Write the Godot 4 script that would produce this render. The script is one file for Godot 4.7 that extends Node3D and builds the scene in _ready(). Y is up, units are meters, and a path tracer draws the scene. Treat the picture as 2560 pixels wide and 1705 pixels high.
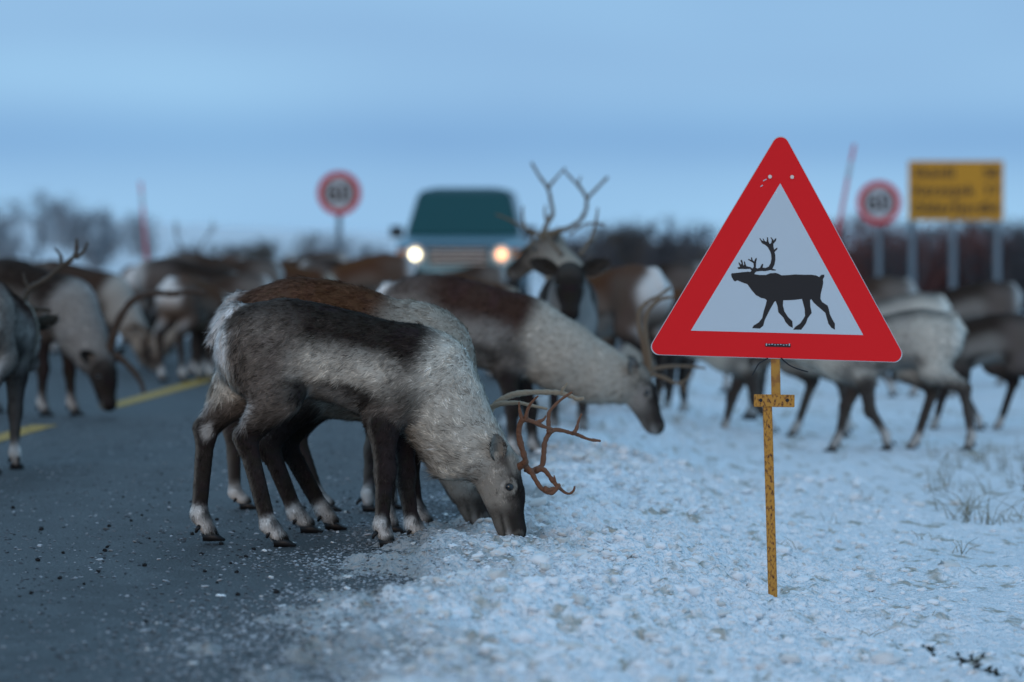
extends Node3D
# Reindeer grazing on a frosty road beside a warning triangle, at dusk. Metres, y up; the camera looks along -z; "d" is the distance in front of it.

const FOCAL := 11000.0        # focal length of the long lens, in pixels of a frame 2560 wide
const EYE := 1.2              # height of the lens above the road

var rng := RandomNumberGenerator.new()
var nz := FastNoiseLite.new()
var lump_a := FastNoiseLite.new()
var lump_b := FastNoiseLite.new()
var used := {}

# ------------------------------------------------------------------ small helpers
func at(px: float, py: float, d: float) -> Vector3:
	return Vector3((px - 1280.0) / FOCAL * d, EYE - (py - 596.0) / FOCAL * d, -d)

func numbered(called: String) -> String:
	var n: int = used.get(called, 0)
	used[called] = n + 1
	return called if n == 0 else "%s_%03d" % [called, n]

func thing(called: String, label: String, category: String, where := Vector3.ZERO, turn := 0.0, group := "") -> Node3D:
	var o := Node3D.new()
	o.name = numbered(called)
	add_child(o)
	o.position = where
	o.rotation.y = turn
	o.set_meta("label", label)
	o.set_meta("category", category)
	if group != "":
		o.set_meta("group", group)
	return o

func part(called: String, m: Mesh, mat: Material, parent: Node, where := Vector3.ZERO, turn := Vector3.ZERO) -> MeshInstance3D:
	var o := MeshInstance3D.new()
	o.name = called
	o.mesh = m
	o.material_override = mat
	parent.add_child(o, true)
	o.position = where
	o.rotation = turn
	return o

func mat(c: Color, rough := 0.9, metal := 0.0, vertex := false) -> StandardMaterial3D:
	var m := StandardMaterial3D.new()
	m.albedo_color = c.linear_to_srgb()
	m.roughness = rough
	m.metallic = metal
	m.metallic_specular = 0.4
	m.vertex_color_use_as_albedo = vertex
	return m

func noise_tex(size: int, freq: float, colors: Array, stops: Array, kind := FastNoiseLite.TYPE_SIMPLEX_SMOOTH, oct := 5, seed_ := 1) -> NoiseTexture2D:
	var n := FastNoiseLite.new()
	n.noise_type = kind
	n.seed = seed_
	n.frequency = freq
	n.fractal_octaves = oct
	var t := NoiseTexture2D.new()
	t.width = size
	t.height = size
	t.seamless = true
	t.noise = n
	var g := Gradient.new()
	var cs := PackedColorArray()
	for c in colors:
		cs.append(c.linear_to_srgb())
	g.offsets = PackedFloat32Array(stops)
	g.colors = cs
	t.color_ramp = g
	return t

func height_tex(size: int, freq: float, oct := 4, seed_ := 3) -> NoiseTexture2D:
	return noise_tex(size, freq, [Color(0, 0, 0), Color(1, 1, 1)], [0.0, 1.0], FastNoiseLite.TYPE_SIMPLEX_SMOOTH, oct, seed_)

func grey(v: float) -> Color:
	return Color(v, v, v)

func bevel_box(s: Vector3, b: float) -> ArrayMesh:
	# a box with chamfered edges
	var st := SurfaceTool.new()
	st.begin(Mesh.PRIMITIVE_TRIANGLES)
	st.set_smooth_group(-1)
	var h := s / 2.0
	var pts := PackedVector3Array()
	for sx in [-1, 1]:
		for sy in [-1, 1]:
			for sz in [-1, 1]:
				pts.append(Vector3(sx * h.x, sy * (h.y - b), sz * (h.z - b)))
				pts.append(Vector3(sx * (h.x - b), sy * h.y, sz * (h.z - b)))
				pts.append(Vector3(sx * (h.x - b), sy * (h.y - b), sz * h.z))
	hull_faces(st, pts)
	st.generate_normals()
	return st.commit()

func hull_faces(st: SurfaceTool, p: PackedVector3Array) -> void:
	# convex box with chamfers: 6 faces, 12 edges, 8 corners
	var id := func(sx: int, sy: int, sz: int, k: int) -> int: return ((sx * 2 + sy) * 2 + sz) * 3 + k
	var quads := []
	for s in 2:
		quads.append([id.call(s, 0, 0, 0), id.call(s, 0, 1, 0), id.call(s, 1, 1, 0), id.call(s, 1, 0, 0)])
		quads.append([id.call(0, s, 0, 1), id.call(0, s, 1, 1), id.call(1, s, 1, 1), id.call(1, s, 0, 1)])
		quads.append([id.call(0, 0, s, 2), id.call(0, 1, s, 2), id.call(1, 1, s, 2), id.call(1, 0, s, 2)])
		for t in 2:
			quads.append([id.call(s, t, 0, 0), id.call(s, t, 1, 0), id.call(s, t, 1, 1), id.call(s, t, 0, 1)])
			quads.append([id.call(s, 0, t, 0), id.call(s, 1, t, 0), id.call(s, 1, t, 2), id.call(s, 0, t, 2)])
			quads.append([id.call(0, s, t, 1), id.call(1, s, t, 1), id.call(1, s, t, 2), id.call(0, s, t, 2)])
	for q in quads:
		var a: Vector3 = p[q[0]]
		var b: Vector3 = p[q[1]]
		var c: Vector3 = p[q[2]]
		var d: Vector3 = p[q[3]]
		if (b - a).cross(c - a).dot(a + b + c + d) > 0.0:
			for v in [a, c, b, a, d, c]:
				st.add_vertex(v)
		else:
			for v in [a, b, c, a, c, d]:
				st.add_vertex(v)
	for sx in 2:
		for sy in 2:
			for sz in 2:
				var a2: Vector3 = p[id.call(sx, sy, sz, 0)]
				var b2: Vector3 = p[id.call(sx, sy, sz, 1)]
				var c2: Vector3 = p[id.call(sx, sy, sz, 2)]
				if (b2 - a2).cross(c2 - a2).dot(a2) > 0.0:
					for v in [a2, c2, b2]:
						st.add_vertex(v)
				else:
					for v in [a2, b2, c2]:
						st.add_vertex(v)

func smooth_path(pts: PackedVector3Array, steps: int) -> PackedVector3Array:
	var out := PackedVector3Array()
	var n := pts.size()
	for i in n - 1:
		var p0: Vector3 = pts[maxi(i - 1, 0)]
		var p1: Vector3 = pts[i]
		var p2: Vector3 = pts[i + 1]
		var p3: Vector3 = pts[mini(i + 2, n - 1)]
		for k in steps:
			var t := float(k) / steps
			out.append(p1.cubic_interpolate(p2, p0, p3, t))
	out.append(pts[n - 1])
	return out

func tube(st: SurfaceTool, pts: PackedVector3Array, r0: float, r1: float, sides := 7, flat := 1.0, power := 1.0) -> void:
	var n := pts.size()
	var rings := []
	var up := Vector3(0.31, 0.2, 0.93)
	for i in n:
		var dir: Vector3 = (pts[mini(i + 1, n - 1)] - pts[maxi(i - 1, 0)]).normalized()
		var u := dir.cross(up)
		if u.length() < 0.05:
			u = dir.cross(Vector3(1, 0.1, 0))
		u = u.normalized()
		var v := dir.cross(u).normalized()
		var t := float(i) / (n - 1)
		var r: float = lerpf(r0, r1, pow(t, power))
		if flat < 1.0:  # antlers are knobbly
			r *= 1.0 + 0.35 * nz.get_noise_3d(pts[i].x * 500.0, pts[i].y * 500.0, pts[i].z * 500.0)
		var ring := PackedVector3Array()
		for k in sides:
			var a := TAU * k / sides
			ring.append(pts[i] + (u * cos(a) + v * sin(a) * flat) * r)
		rings.append(ring)
	for i in n - 1:
		for k in sides:
			var k2 := (k + 1) % sides
			var a: Vector3 = rings[i][k]
			var b: Vector3 = rings[i][k2]
			var c: Vector3 = rings[i + 1][k2]
			var d: Vector3 = rings[i + 1][k]
			for q in [a, b, c, a, c, d]:
				st.add_vertex(q)
	for k in sides:
		var k2 := (k + 1) % sides
		for q in [pts[n - 1] + (pts[n - 1] - pts[n - 2]).normalized() * r1 * 0.6, rings[n - 1][k], rings[n - 1][k2]]:
			st.add_vertex(q)
		for q in [pts[0], rings[0][k2], rings[0][k]]:
			st.add_vertex(q)

func begin() -> SurfaceTool:
	var st := SurfaceTool.new()
	st.begin(Mesh.PRIMITIVE_TRIANGLES)
	return st

func done(st: SurfaceTool, smooth := true) -> ArrayMesh:
	if smooth:
		st.index()
	st.generate_normals()
	return st.commit()

func slab(poly: PackedVector2Array, z0: float, z1: float) -> ArrayMesh:
	# a flat shape in the xy plane with thickness
	var st := begin()
	st.set_smooth_group(-1)
	var tri := Geometry2D.triangulate_polygon(poly)
	for i in range(0, tri.size(), 3):
		var a := poly[tri[i]]
		var b := poly[tri[i + 1]]
		var c := poly[tri[i + 2]]
		if (b - a).cross(c - a) > 0.0:
			var s := b
			b = c
			c = s
		for v in [a, b, c]:
			st.add_vertex(Vector3(v.x, v.y, z1))
		for v in [a, c, b]:
			st.add_vertex(Vector3(v.x, v.y, z0))
	var cw := Geometry2D.is_polygon_clockwise(poly)
	for i in poly.size():
		var a := poly[i]
		var b := poly[(i + 1) % poly.size()]
		if cw:
			var s := a
			a = b
			b = s
		for v in [Vector3(a.x, a.y, z1), Vector3(b.x, b.y, z0), Vector3(b.x, b.y, z1), Vector3(a.x, a.y, z1), Vector3(a.x, a.y, z0), Vector3(b.x, b.y, z0)]:
			st.add_vertex(v)
	st.generate_normals()
	return st.commit()

func ring_slab(r_out: float, r_in: float, z0: float, z1: float, sides := 48) -> ArrayMesh:
	var st := begin()
	st.set_smooth_group(-1)
	for k in sides:
		var a := TAU * k / sides
		var b := TAU * (k + 1) / sides
		var oa := Vector3(cos(a) * r_out, sin(a) * r_out, 0)
		var ob := Vector3(cos(b) * r_out, sin(b) * r_out, 0)
		var ia := Vector3(cos(a) * r_in, sin(a) * r_in, 0)
		var ib := Vector3(cos(b) * r_in, sin(b) * r_in, 0)
		var f := Vector3(0, 0, z1)
		var g := Vector3(0, 0, z0)
		for v in [oa + f, ib + f, ob + f, oa + f, ia + f, ib + f, oa + g, ob + g, ib + g, oa + g, ib + g, ia + g, oa + f, ob + f, ob + g, oa + f, ob + g, oa + g, ia + f, ib + g, ib + f, ia + f, ia + g, ib + g]:
			st.add_vertex(v)
	st.generate_normals()
	return st.commit()

func cyl(r: float, h: float, r2 := -1.0, sides := 16) -> CylinderMesh:
	var c := CylinderMesh.new()
	c.bottom_radius = r
	c.top_radius = r if r2 < 0.0 else r2
	c.height = h
	c.radial_segments = sides
	return c

# ------------------------------------------------------------------ the land
func road_centre(d: float) -> float:
	var c := -3.5 + 0.045 * (d - 17.0)
	if d > 37.8:
		var e := minf(d, 75.0) - 37.8
		c += 0.005 * e * e
		if d > 75.0:
			c += 0.372 * (d - 75.0)
	return c

func land(x: float, d: float) -> float:
	var c := road_centre(minf(d, 120.0))
	var right := x - (c + 3.2)
	var left := (c - 3.3) - x
	var h := -0.20 * smoothstep(0.0, 1.4, right) - 0.20 * smoothstep(0.0, 1.5, left)
	h += 0.95 * smoothstep(62.0, 190.0, d)
	h += 2.6 * smoothstep(110.0, 420.0, d) * smoothstep(10.0, -60.0, x)
	if d > 40.0:
		h += 0.25 * smoothstep(40.0, 120.0, d) * nz.get_noise_2d(x * 0.9, d * 0.35)
	return h

func snow_offset(x: float, d: float) -> Vector2:
	# (height of the snow above the land, how much snow lies here 0..1)
	var c := road_centre(minf(d, 120.0))
	var e := x - (c + 3.2)
	var el := (c - 3.4) - x
	var n := nz.get_noise_2d(x * 9.0, d * 4.0) * 0.55 + nz.get_noise_2d(x * 40.0 + 70.0, d * 16.0) * 0.3
	var cover := smoothstep(-0.50, 0.62, e + n * 0.75) if e > el else smoothstep(-0.5, 0.5, el + n * 0.7)
	var h := lerpf(-0.045, 0.035, cover)
	if d < 34.0 and cover > 0.02:
		var rough := 0.4 + 0.6 * smoothstep(2.2, 0.9, e)
		var l1 := 1.0 - clampf(lump_a.get_noise_2d(x, d) + 1.0, 0.0, 1.0)
		var l2 := 1.0 - clampf(lump_b.get_noise_2d(x, d) + 1.0, 0.0, 1.0)
		var big := nz.get_noise_2d(x * 14.0 + 300.0, d * 9.0)
		h += rough * (0.058 * l1 * smoothstep(-0.6, 0.4, big + 0.15) + 0.026 * l2) * smoothstep(0.0, 0.55, cover)
		h += rough * (0.030 * big + 0.016 * nz.get_noise_2d(x * 36.0 + 55.0, d * 24.0)) * cover
	if d < 60.0:
		h += 0.035 * exp(-pow((e - 0.75) / 0.38, 2.0)) * (0.5 + nz.get_noise_2d(x * 5.0 + 400.0, d * 3.0)) * cover
	return Vector2(h, cover)

func lines(stops: Array) -> PackedFloat32Array:
	# stops: [start, step, growth, end] pieces in a row
	var out := PackedFloat32Array()
	for s in stops:
		var v: float = s[0]
		var step: float = s[1]
		while v < s[3] - step * 0.4:
			out.append(v)
			v += step
			step *= s[2]
	out.append(stops[stops.size() - 1][3])
	return out

func build_ground() -> void:
	# columns are fine beside the road, where the verge is near, and wide elsewhere
	var back := lines([[0.0, 0.04, 1.16, 900.0]])
	var xs := PackedFloat32Array()
	for i in range(back.size() - 1, 0, -1):
		xs.append(-1.7 - back[i])
	for v in lines([[-1.7, 0.0125, 1.0, 2.9]]):
		xs.append(v)
	for i in range(1, back.size()):
		xs.append(2.9 + back[i])
	var ds := lines([[4.0, 0.5, 0.93, 11.0], [11.0, 0.022, 1.0, 21.0], [21.0, 0.022, 1.022, 1500.0]])
	var nx := xs.size()
	var nd := ds.size()
	var pos := PackedVector3Array()
	var col := PackedColorArray()
	pos.resize(nx * nd)
	col.resize(nx * nd)
	for j in nd:
		var d := ds[j]
		for i in nx:
			var x := xs[i]
			var s := snow_offset(x, d)
			pos[j * nx + i] = Vector3(x, land(x, d) + s.x, -d)
			var dirt := 0.8 * nz.get_noise_2d(x * 45.0 + 900.0, d * 22.0) + 0.6 * nz.get_noise_2d(x * 130.0, d * 80.0 + 40.0)
			var c := Color(0.86, 0.89, 0.915)
			if d < 45.0:
				c = c.lerp(Color(0.42, 0.38, 0.31), 0.85 * smoothstep(0.22, 0.66, dirt))
				c = c.lerp(Color(0.26, 0.26, 0.25), 0.85 * (1.0 - smoothstep(0.35, 1.0, s.y)))
			col[j * nx + i] = c
	# hoof prints trodden into the snow
	for trail in 9:
		var px := rng.randf_range(-0.1, 2.6)
		var pd := rng.randf_range(13.0, 20.0)
		var way := rng.randf() * TAU
		for k in 14:
			way += rng.randfn(0.0, 0.15)
			px += cos(way) * 0.33
			pd += sin(way) * 0.33
			var cx := px + (0.09 if k % 2 == 0 else -0.09) * sin(way)
			var cd := pd + (0.09 if k % 2 == 0 else -0.09) * cos(way)
			if cx < -1.5 or cx > 2.7 or cd < 11.2 or cd > 26.0 or cx < road_centre(cd) + 3.5:
				continue
			for j in range(ds.bsearch(cd - 0.1), ds.bsearch(cd + 0.1)):
				for i in range(xs.bsearch(cx - 0.1), xs.bsearch(cx + 0.1)):
					var q := Vector2(xs[i] - cx, ds[j] - cd).length()
					pos[j * nx + i].y += -0.034 * smoothstep(0.062, 0.035, q) + 0.012 * exp(-pow((q - 0.075) / 0.018, 2.0))
	var nor := PackedVector3Array()
	nor.resize(nx * nd)
	for j in nd:
		for i in nx:
			var a := pos[j * nx + maxi(i - 1, 0)]
			var b := pos[j * nx + mini(i + 1, nx - 1)]
			var c := pos[maxi(j - 1, 0) * nx + i]
			var e := pos[mini(j + 1, nd - 1) * nx + i]
			nor[j * nx + i] = (b - a).cross(e - c).normalized()
	var idx := PackedInt32Array()
	idx.resize((nx - 1) * (nd - 1) * 6)
	var k := 0
	for j in nd - 1:
		for i in nx - 1:
			var a := j * nx + i
			idx[k] = a
			idx[k + 1] = a + nx
			idx[k + 2] = a + 1
			idx[k + 3] = a + 1
			idx[k + 4] = a + nx
			idx[k + 5] = a + nx + 1
			k += 6
	var arr := []
	arr.resize(Mesh.ARRAY_MAX)
	arr[Mesh.ARRAY_VERTEX] = pos
	arr[Mesh.ARRAY_NORMAL] = nor
	arr[Mesh.ARRAY_COLOR] = col
	arr[Mesh.ARRAY_INDEX] = idx
	var m := ArrayMesh.new()
	m.add_surface_from_arrays(Mesh.PRIMITIVE_TRIANGLES, arr)
	var sm := mat(Color(1, 1, 1), 0.85, 0.0, true)
	sm.metallic_specular = 0.25
	sm.heightmap_enabled = true
	sm.heightmap_texture = height_tex(512, 0.05, 5, 7)
	sm.heightmap_scale = 2.6
	sm.uv1_triplanar = true
	sm.uv1_world_triplanar = true
	sm.uv1_scale = Vector3(1.3, 1.3, 1.3)
	var g := part("snow_ground", m, sm, self)
	g.set_meta("kind", "structure")
	g.set_meta("label", "snow covered ground of the verge and plain")

func build_road() -> void:
	var st := begin()
	var ds := lines([[3.0, 0.3, 1.0, 10.0], [10.0, 0.07, 1.0, 24.0], [24.0, 0.07, 1.02, 112.0]])
	var nx := 150
	for j in ds.size():
		var c := road_centre(ds[j])
		for i in nx:
			var x := c - 4.0 + 8.3 * i / (nx - 1.0)
			var wear := nz.get_noise_2d(x * 3.0, ds[j] * 0.5) * 0.5 + 0.35 * nz.get_noise_2d(x * 30.0, ds[j] * 4.0)
			var edge := smoothstep(1.6, 3.3, absf(x - c))
			var frost := smoothstep(0.12, 0.5, nz.get_noise_2d(x * 30.0 + 11.0, ds[j] * 9.0)) + 0.8 * smoothstep(0.2, 0.5, nz.get_noise_2d(x * 80.0 + 11.0, ds[j] * 26.0))
			var track := exp(-pow((absf(x - c) - 0.85) / 0.28, 2.0)) + exp(-pow((absf(x - c) - 2.3) / 0.28, 2.0))
			var v := clampf(0.86 - 0.24 * track + 0.5 * wear + 0.4 * edge + 0.7 * frost * (0.5 + edge), 0.4, 2.6)
			st.set_color(Color(v, v, v))
			st.add_vertex(Vector3(x, land(x, ds[j]), -ds[j]))
	for j in ds.size() - 1:
		for i in nx - 1:
			var a := j * nx + i
			for q in [a, a + nx, a + 1, a + 1, a + nx, a + nx + 1]:
				st.add_index(q)
	st.generate_normals()
	var rm := mat(Color(1, 1, 1), 0.62, 0.0, true)
	rm.albedo_texture = noise_tex(1024, 0.11, [Color(0.026, 0.030, 0.031), Color(0.050, 0.056, 0.058), Color(0.074, 0.082, 0.084), Color(0.28, 0.30, 0.32)], [0.0, 0.45, 0.68, 0.95], FastNoiseLite.TYPE_SIMPLEX_SMOOTH, 4, 21)
	rm.uv1_triplanar = true
	rm.uv1_world_triplanar = true
	rm.uv1_scale = Vector3(0.55, 0.55, 0.55)
	rm.heightmap_enabled = true
	rm.heightmap_texture = height_tex(1024, 0.12, 4, 5)
	rm.heightmap_scale = 1.0
	var road := part("road", st.commit(), rm, self)
	road.set_meta("kind", "structure")
	road.set_meta("label", "dark frosty asphalt road")
	# worn yellow centre line: nine metres of paint, three metres of gap
	var ym := mat(Color(0.58, 0.34, 0.05), 0.7)
	ym.albedo_texture = noise_tex(256, 0.09, [grey(0.25), grey(0.75), grey(1.0)], [0.25, 0.5, 0.8], FastNoiseLite.TYPE_SIMPLEX_SMOOTH, 4, 31)
	ym.uv1_triplanar = true
	ym.uv1_world_triplanar = true
	var d0 := 31.2
	for k in range(-2, 5):
		var s0 := d0 + 12.0 * k
		if s0 + 9.0 > 82.0:
			break
		var sl := begin()
		var n := 24
		for j in n + 1:
			var d := s0 + 9.0 * j / n
			var c := road_centre(d)
			for s in [-1.0, 1.0]:
				sl.add_vertex(Vector3(c + s * 0.085, land(c, d) + 0.004, -d))
		for j in n:
			var a := j * 2
			for q in [a, a + 2, a + 1, a + 1, a + 2, a + 3]:
				sl.add_index(q)
		sl.generate_normals()
		part("yellow_line", sl.commit(), ym, road)

func lump_mesh(seed_: int, squash: float) -> ArrayMesh:
	var s := SphereMesh.new()
	s.radius = 1.0
	s.height = 2.0
	s.radial_segments = 11
	s.rings = 6
	var a := s.get_mesh_arrays()
	var p: PackedVector3Array = a[Mesh.ARRAY_VERTEX]
	for i in p.size():
		var v := p[i]
		var f := 1.0 + 0.5 * nz.get_noise_3d(v.x * 38.0 + seed_ * 50.0, v.y * 38.0, v.z * 38.0) + 0.25 * nz.get_noise_3d(v.x * 90.0, v.y * 90.0 + seed_ * 50.0, v.z * 90.0)
		v *= f
		v.y *= squash
		p[i] = v
	var st := begin()
	var ind: PackedInt32Array = a[Mesh.ARRAY_INDEX]
	for i in ind:
		st.add_vertex(p[i])
	return done(st)

func grain_mesh() -> ArrayMesh:
	var st := begin()
	st.set_smooth_group(-1)
	var p := [Vector3(1, 0.1, 0.2), Vector3(-0.2, 0, 1), Vector3(-1, 0.15, -0.1), Vector3(0.1, -0.1, -0.9)]
	for i in 4:
		for v in [Vector3(0.15, 0.95, 0.1), p[(i + 1) % 4], p[i]]:
			st.add_vertex(v)
		for v in [Vector3(0, -0.7, 0), p[i], p[(i + 1) % 4]]:
			st.add_vertex(v)
	st.generate_normals()
	return st.commit()

func scatter(called: String, label: String, m: Mesh, material: Material, spots: Array) -> void:
	# spots: [transform, colour]
	var mm := MultiMesh.new()
	mm.transform_format = MultiMesh.TRANSFORM_3D
	mm.use_colors = true
	mm.mesh = m
	mm.instance_count = spots.size()
	for i in spots.size():
		mm.set_instance_transform(i, spots[i][0])
		mm.set_instance_color(i, spots[i][1])
	var o := MultiMeshInstance3D.new()
	o.name = numbered(called)
	o.multimesh = mm
	o.material_override = material
	o.set_meta("kind", "stuff")
	o.set_meta("label", label)
	add_child(o)

func spot_transform(p: Vector3, s: Vector3) -> Transform3D:
	var b := Basis.from_euler(Vector3(rng.randf_range(-0.3, 0.3), rng.randf() * TAU, rng.randf_range(-0.3, 0.3))).scaled_local(s)
	return Transform3D(b, p)

func build_debris() -> void:
	var sm := mat(Color(1, 1, 1), 0.85, 0.0, true)
	sm.metallic_specular = 0.25
	for v in 4:
		var spots := []
		for i in 2600:
			var d := 10.8 + 13.5 * pow(rng.randf(), 1.15)
			var e := rng.randfn(0.75, 0.6)
			if e < -0.7 or e > 3.4 or (e < 0.1 and rng.randf() < 0.85):
				continue
			var x := road_centre(d) + 3.2 + e
			var r := (0.004 + 0.018 * pow(rng.randf(), 2.4) + (0.024 * rng.randf() if rng.randf() < 0.09 else 0.0)) * (1.0 if e > 0.1 else 0.6)
			var s := snow_offset(x, d)
			var y := land(x, d) + maxf(s.x, 0.0) + r * rng.randf_range(-0.35, 0.3)
			var c := Color(0.86, 0.89, 0.915).lerp(Color(0.50, 0.48, 0.43), 0.7 * pow(rng.randf(), 4.0) if s.y > 0.9 else rng.randf_range(0.1, 0.7))
			spots.append([spot_transform(Vector3(x, y, -d), Vector3(r * rng.randf_range(0.8, 1.6), r * rng.randf_range(0.6, 1.0), r)), c])
		scatter("snow_clumps", "loose clumps of snow along the edge of the road", lump_mesh(v + 1, 0.8), sm, spots)
	# frozen grit: dense and pale at the snow's edge, thin and dark on the carriageway
	var grains := []
	for i in 150000:
		var d := 10.6 + 19.0 * pow(rng.randf(), 1.25)
		var e := 0.75 - 5.5 * pow(rng.randf(), 1.6)
		var x := road_centre(d) + 3.2 + e
		if absf(x) > 0.122 * d or rng.randf() > smoothstep(0.75, 0.0, e + 0.7 * nz.get_noise_2d(x * 12.0 + 5.0, d * 6.0)):
			continue
		var near := smoothstep(-0.85, 0.2, e + 0.5 * nz.get_noise_2d(x * 9.0, d * 4.0))
		if rng.randf() > 0.12 + 0.85 * near:
			continue
		var r := 0.0022 + 0.0042 * pow(rng.randf(), 2.0) + 0.001 * near * rng.randf()
		var g := rng.randf()
		var c := Color(0.07, 0.08, 0.09).lerp(Color(0.32, 0.35, 0.38), g * g)
		c = c.lerp(Color(0.14, 0.15, 0.15).lerp(Color(0.50, 0.54, 0.58), g * lerpf(0.6, 1.0, near)), maxf(near * 0.85, smoothstep(-0.1, 0.2, e)))
		c = c.lerp(Color(0.70, 0.74, 0.78), 0.9 * smoothstep(-0.05, 0.22, e))
		grains.append([spot_transform(Vector3(x, land(x, d) + maxf(snow_offset(x, d).x, 0.0) + r * 0.3, -d), Vector3(r * 1.7, r, r * 1.7)), c])
	scatter("frozen_grit", "frozen grit and frost grains on the asphalt", grain_mesh(), sm, grains)
	var crumbs := []
	for i in 800:
		var d := 10.8 + 17.0 * pow(rng.randf(), 1.3)
		var e := -absf(rng.randfn(0.0, 1.5)) - 0.05
		if e < -5.0:
			continue
		var x := road_centre(d) + 3.2 + e
		if nz.get_noise_2d(x * 6.0, d * 3.0) < 0.55 * rng.randf() - 0.2:
			continue
		var r := 0.002 + 0.0065 * pow(rng.randf(), 4.0)
		crumbs.append([spot_transform(Vector3(x, land(x, d) + r * 0.3, -d), Vector3(r * rng.randf_range(1.0, 2.6), r * 0.7, r * rng.randf_range(1.0, 2.0))), Color(0.55, 0.57, 0.60).lerp(Color(0.14, 0.145, 0.15), rng.randf())])
	scatter("snow_crumbs", "crumbs of ice and snow scattered on the asphalt", lump_mesh(9, 0.7), sm, crumbs)
	var grit := []
	for i in 190:
		var d := 11.5 + 9.5 * rng.randf()
		var x := road_centre(d) + 3.2 + rng.randf_range(-3.4, -0.2)
		var near := Vector2((x + 1.5) / 0.9, (d - 17.6) / 3.0).length()
		if near > 0.6 + 0.9 * rng.randf():
			continue
		var r := rng.randf_range(0.005, 0.010)
		grit.append([spot_transform(Vector3(x, land(x, d) + r * 0.5, -d), Vector3(r, r * 0.8, r)), Color(0.012, 0.012, 0.013)])
	scatter("dung_pellets", "dark pellets lying on the road behind the nearest reindeer", lump_mesh(5, 0.9), mat(Color(1, 1, 1), 0.8, 0.0, true), grit)
	# dry stems that poke through the snow
	var st := begin()
	for i in 300:
		var d := 0.0
		var x := 0.0
		var big := i > 170
		if big:
			d = rng.randf_range(20.5, 27.0)
			x = at(rng.randf_range(2330.0, 2660.0), 900.0, d).x
		else:
			d = rng.randf_range(12.0, 34.0)
			x = road_centre(d) + 3.2 + rng.randf_range(0.9, 4.0)
		if nz.get_noise_2d(x * 12.0, d * 8.0) < -0.05:
			continue
		var base := Vector3(x, land(x, d) + 0.03, -d)
		var n := rng.randi_range(2, 6)
		for k in n:
			var h := rng.randf_range(0.03, 0.09) * (2.2 if big else 1.0)
			var lean := Vector3(rng.randfn(0.0, 0.4), 1.0, rng.randfn(0.0, 0.4)) * h
			var p0 := base + Vector3(rng.randfn(0.0, 0.03), 0, rng.randfn(0.0, 0.03))
			var g := rng.randf()
			st.set_color(Color(0.10, 0.085, 0.05).lerp(Color(0.34, 0.27, 0.15), g))
			tube(st, PackedVector3Array([p0, p0 + lean * 0.6, p0 + lean + Vector3(lean.x * 0.5, -0.1 * h, 0)]), 0.0022, 0.0008, 3)
	var grass := part("dry_grass", done(st, false), mat(Color(1, 1, 1), 0.9, 0.0, true), self)
	grass.set_meta("kind", "stuff")
	grass.set_meta("label", "dry grass stems poking through the snow of the verge")

# ------------------------------------------------------------------ reindeer
var BA := PackedVector3Array()
var BB := PackedVector3Array()
var RA := PackedFloat32Array()
var RB := PackedFloat32Array()
var FZ := PackedFloat32Array()
var KK := PackedFloat32Array()
var RG := PackedInt32Array()
enum { TORSO, HAUNCH, LEG, FOOT, NECK, HEAD, TAIL }

func bone(a: Vector3, ra: float, b: Vector3, rb: float, region: int, k := 0.03, flat := 1.0) -> void:
	BA.append(a)
	BB.append(b)
	RA.append(ra)
	RB.append(rb)
	FZ.append(flat)
	KK.append(k)
	RG.append(region)

func xy(p: Vector2, z: float) -> Vector3:
	return Vector3(p.x, p.y, z)

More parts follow.
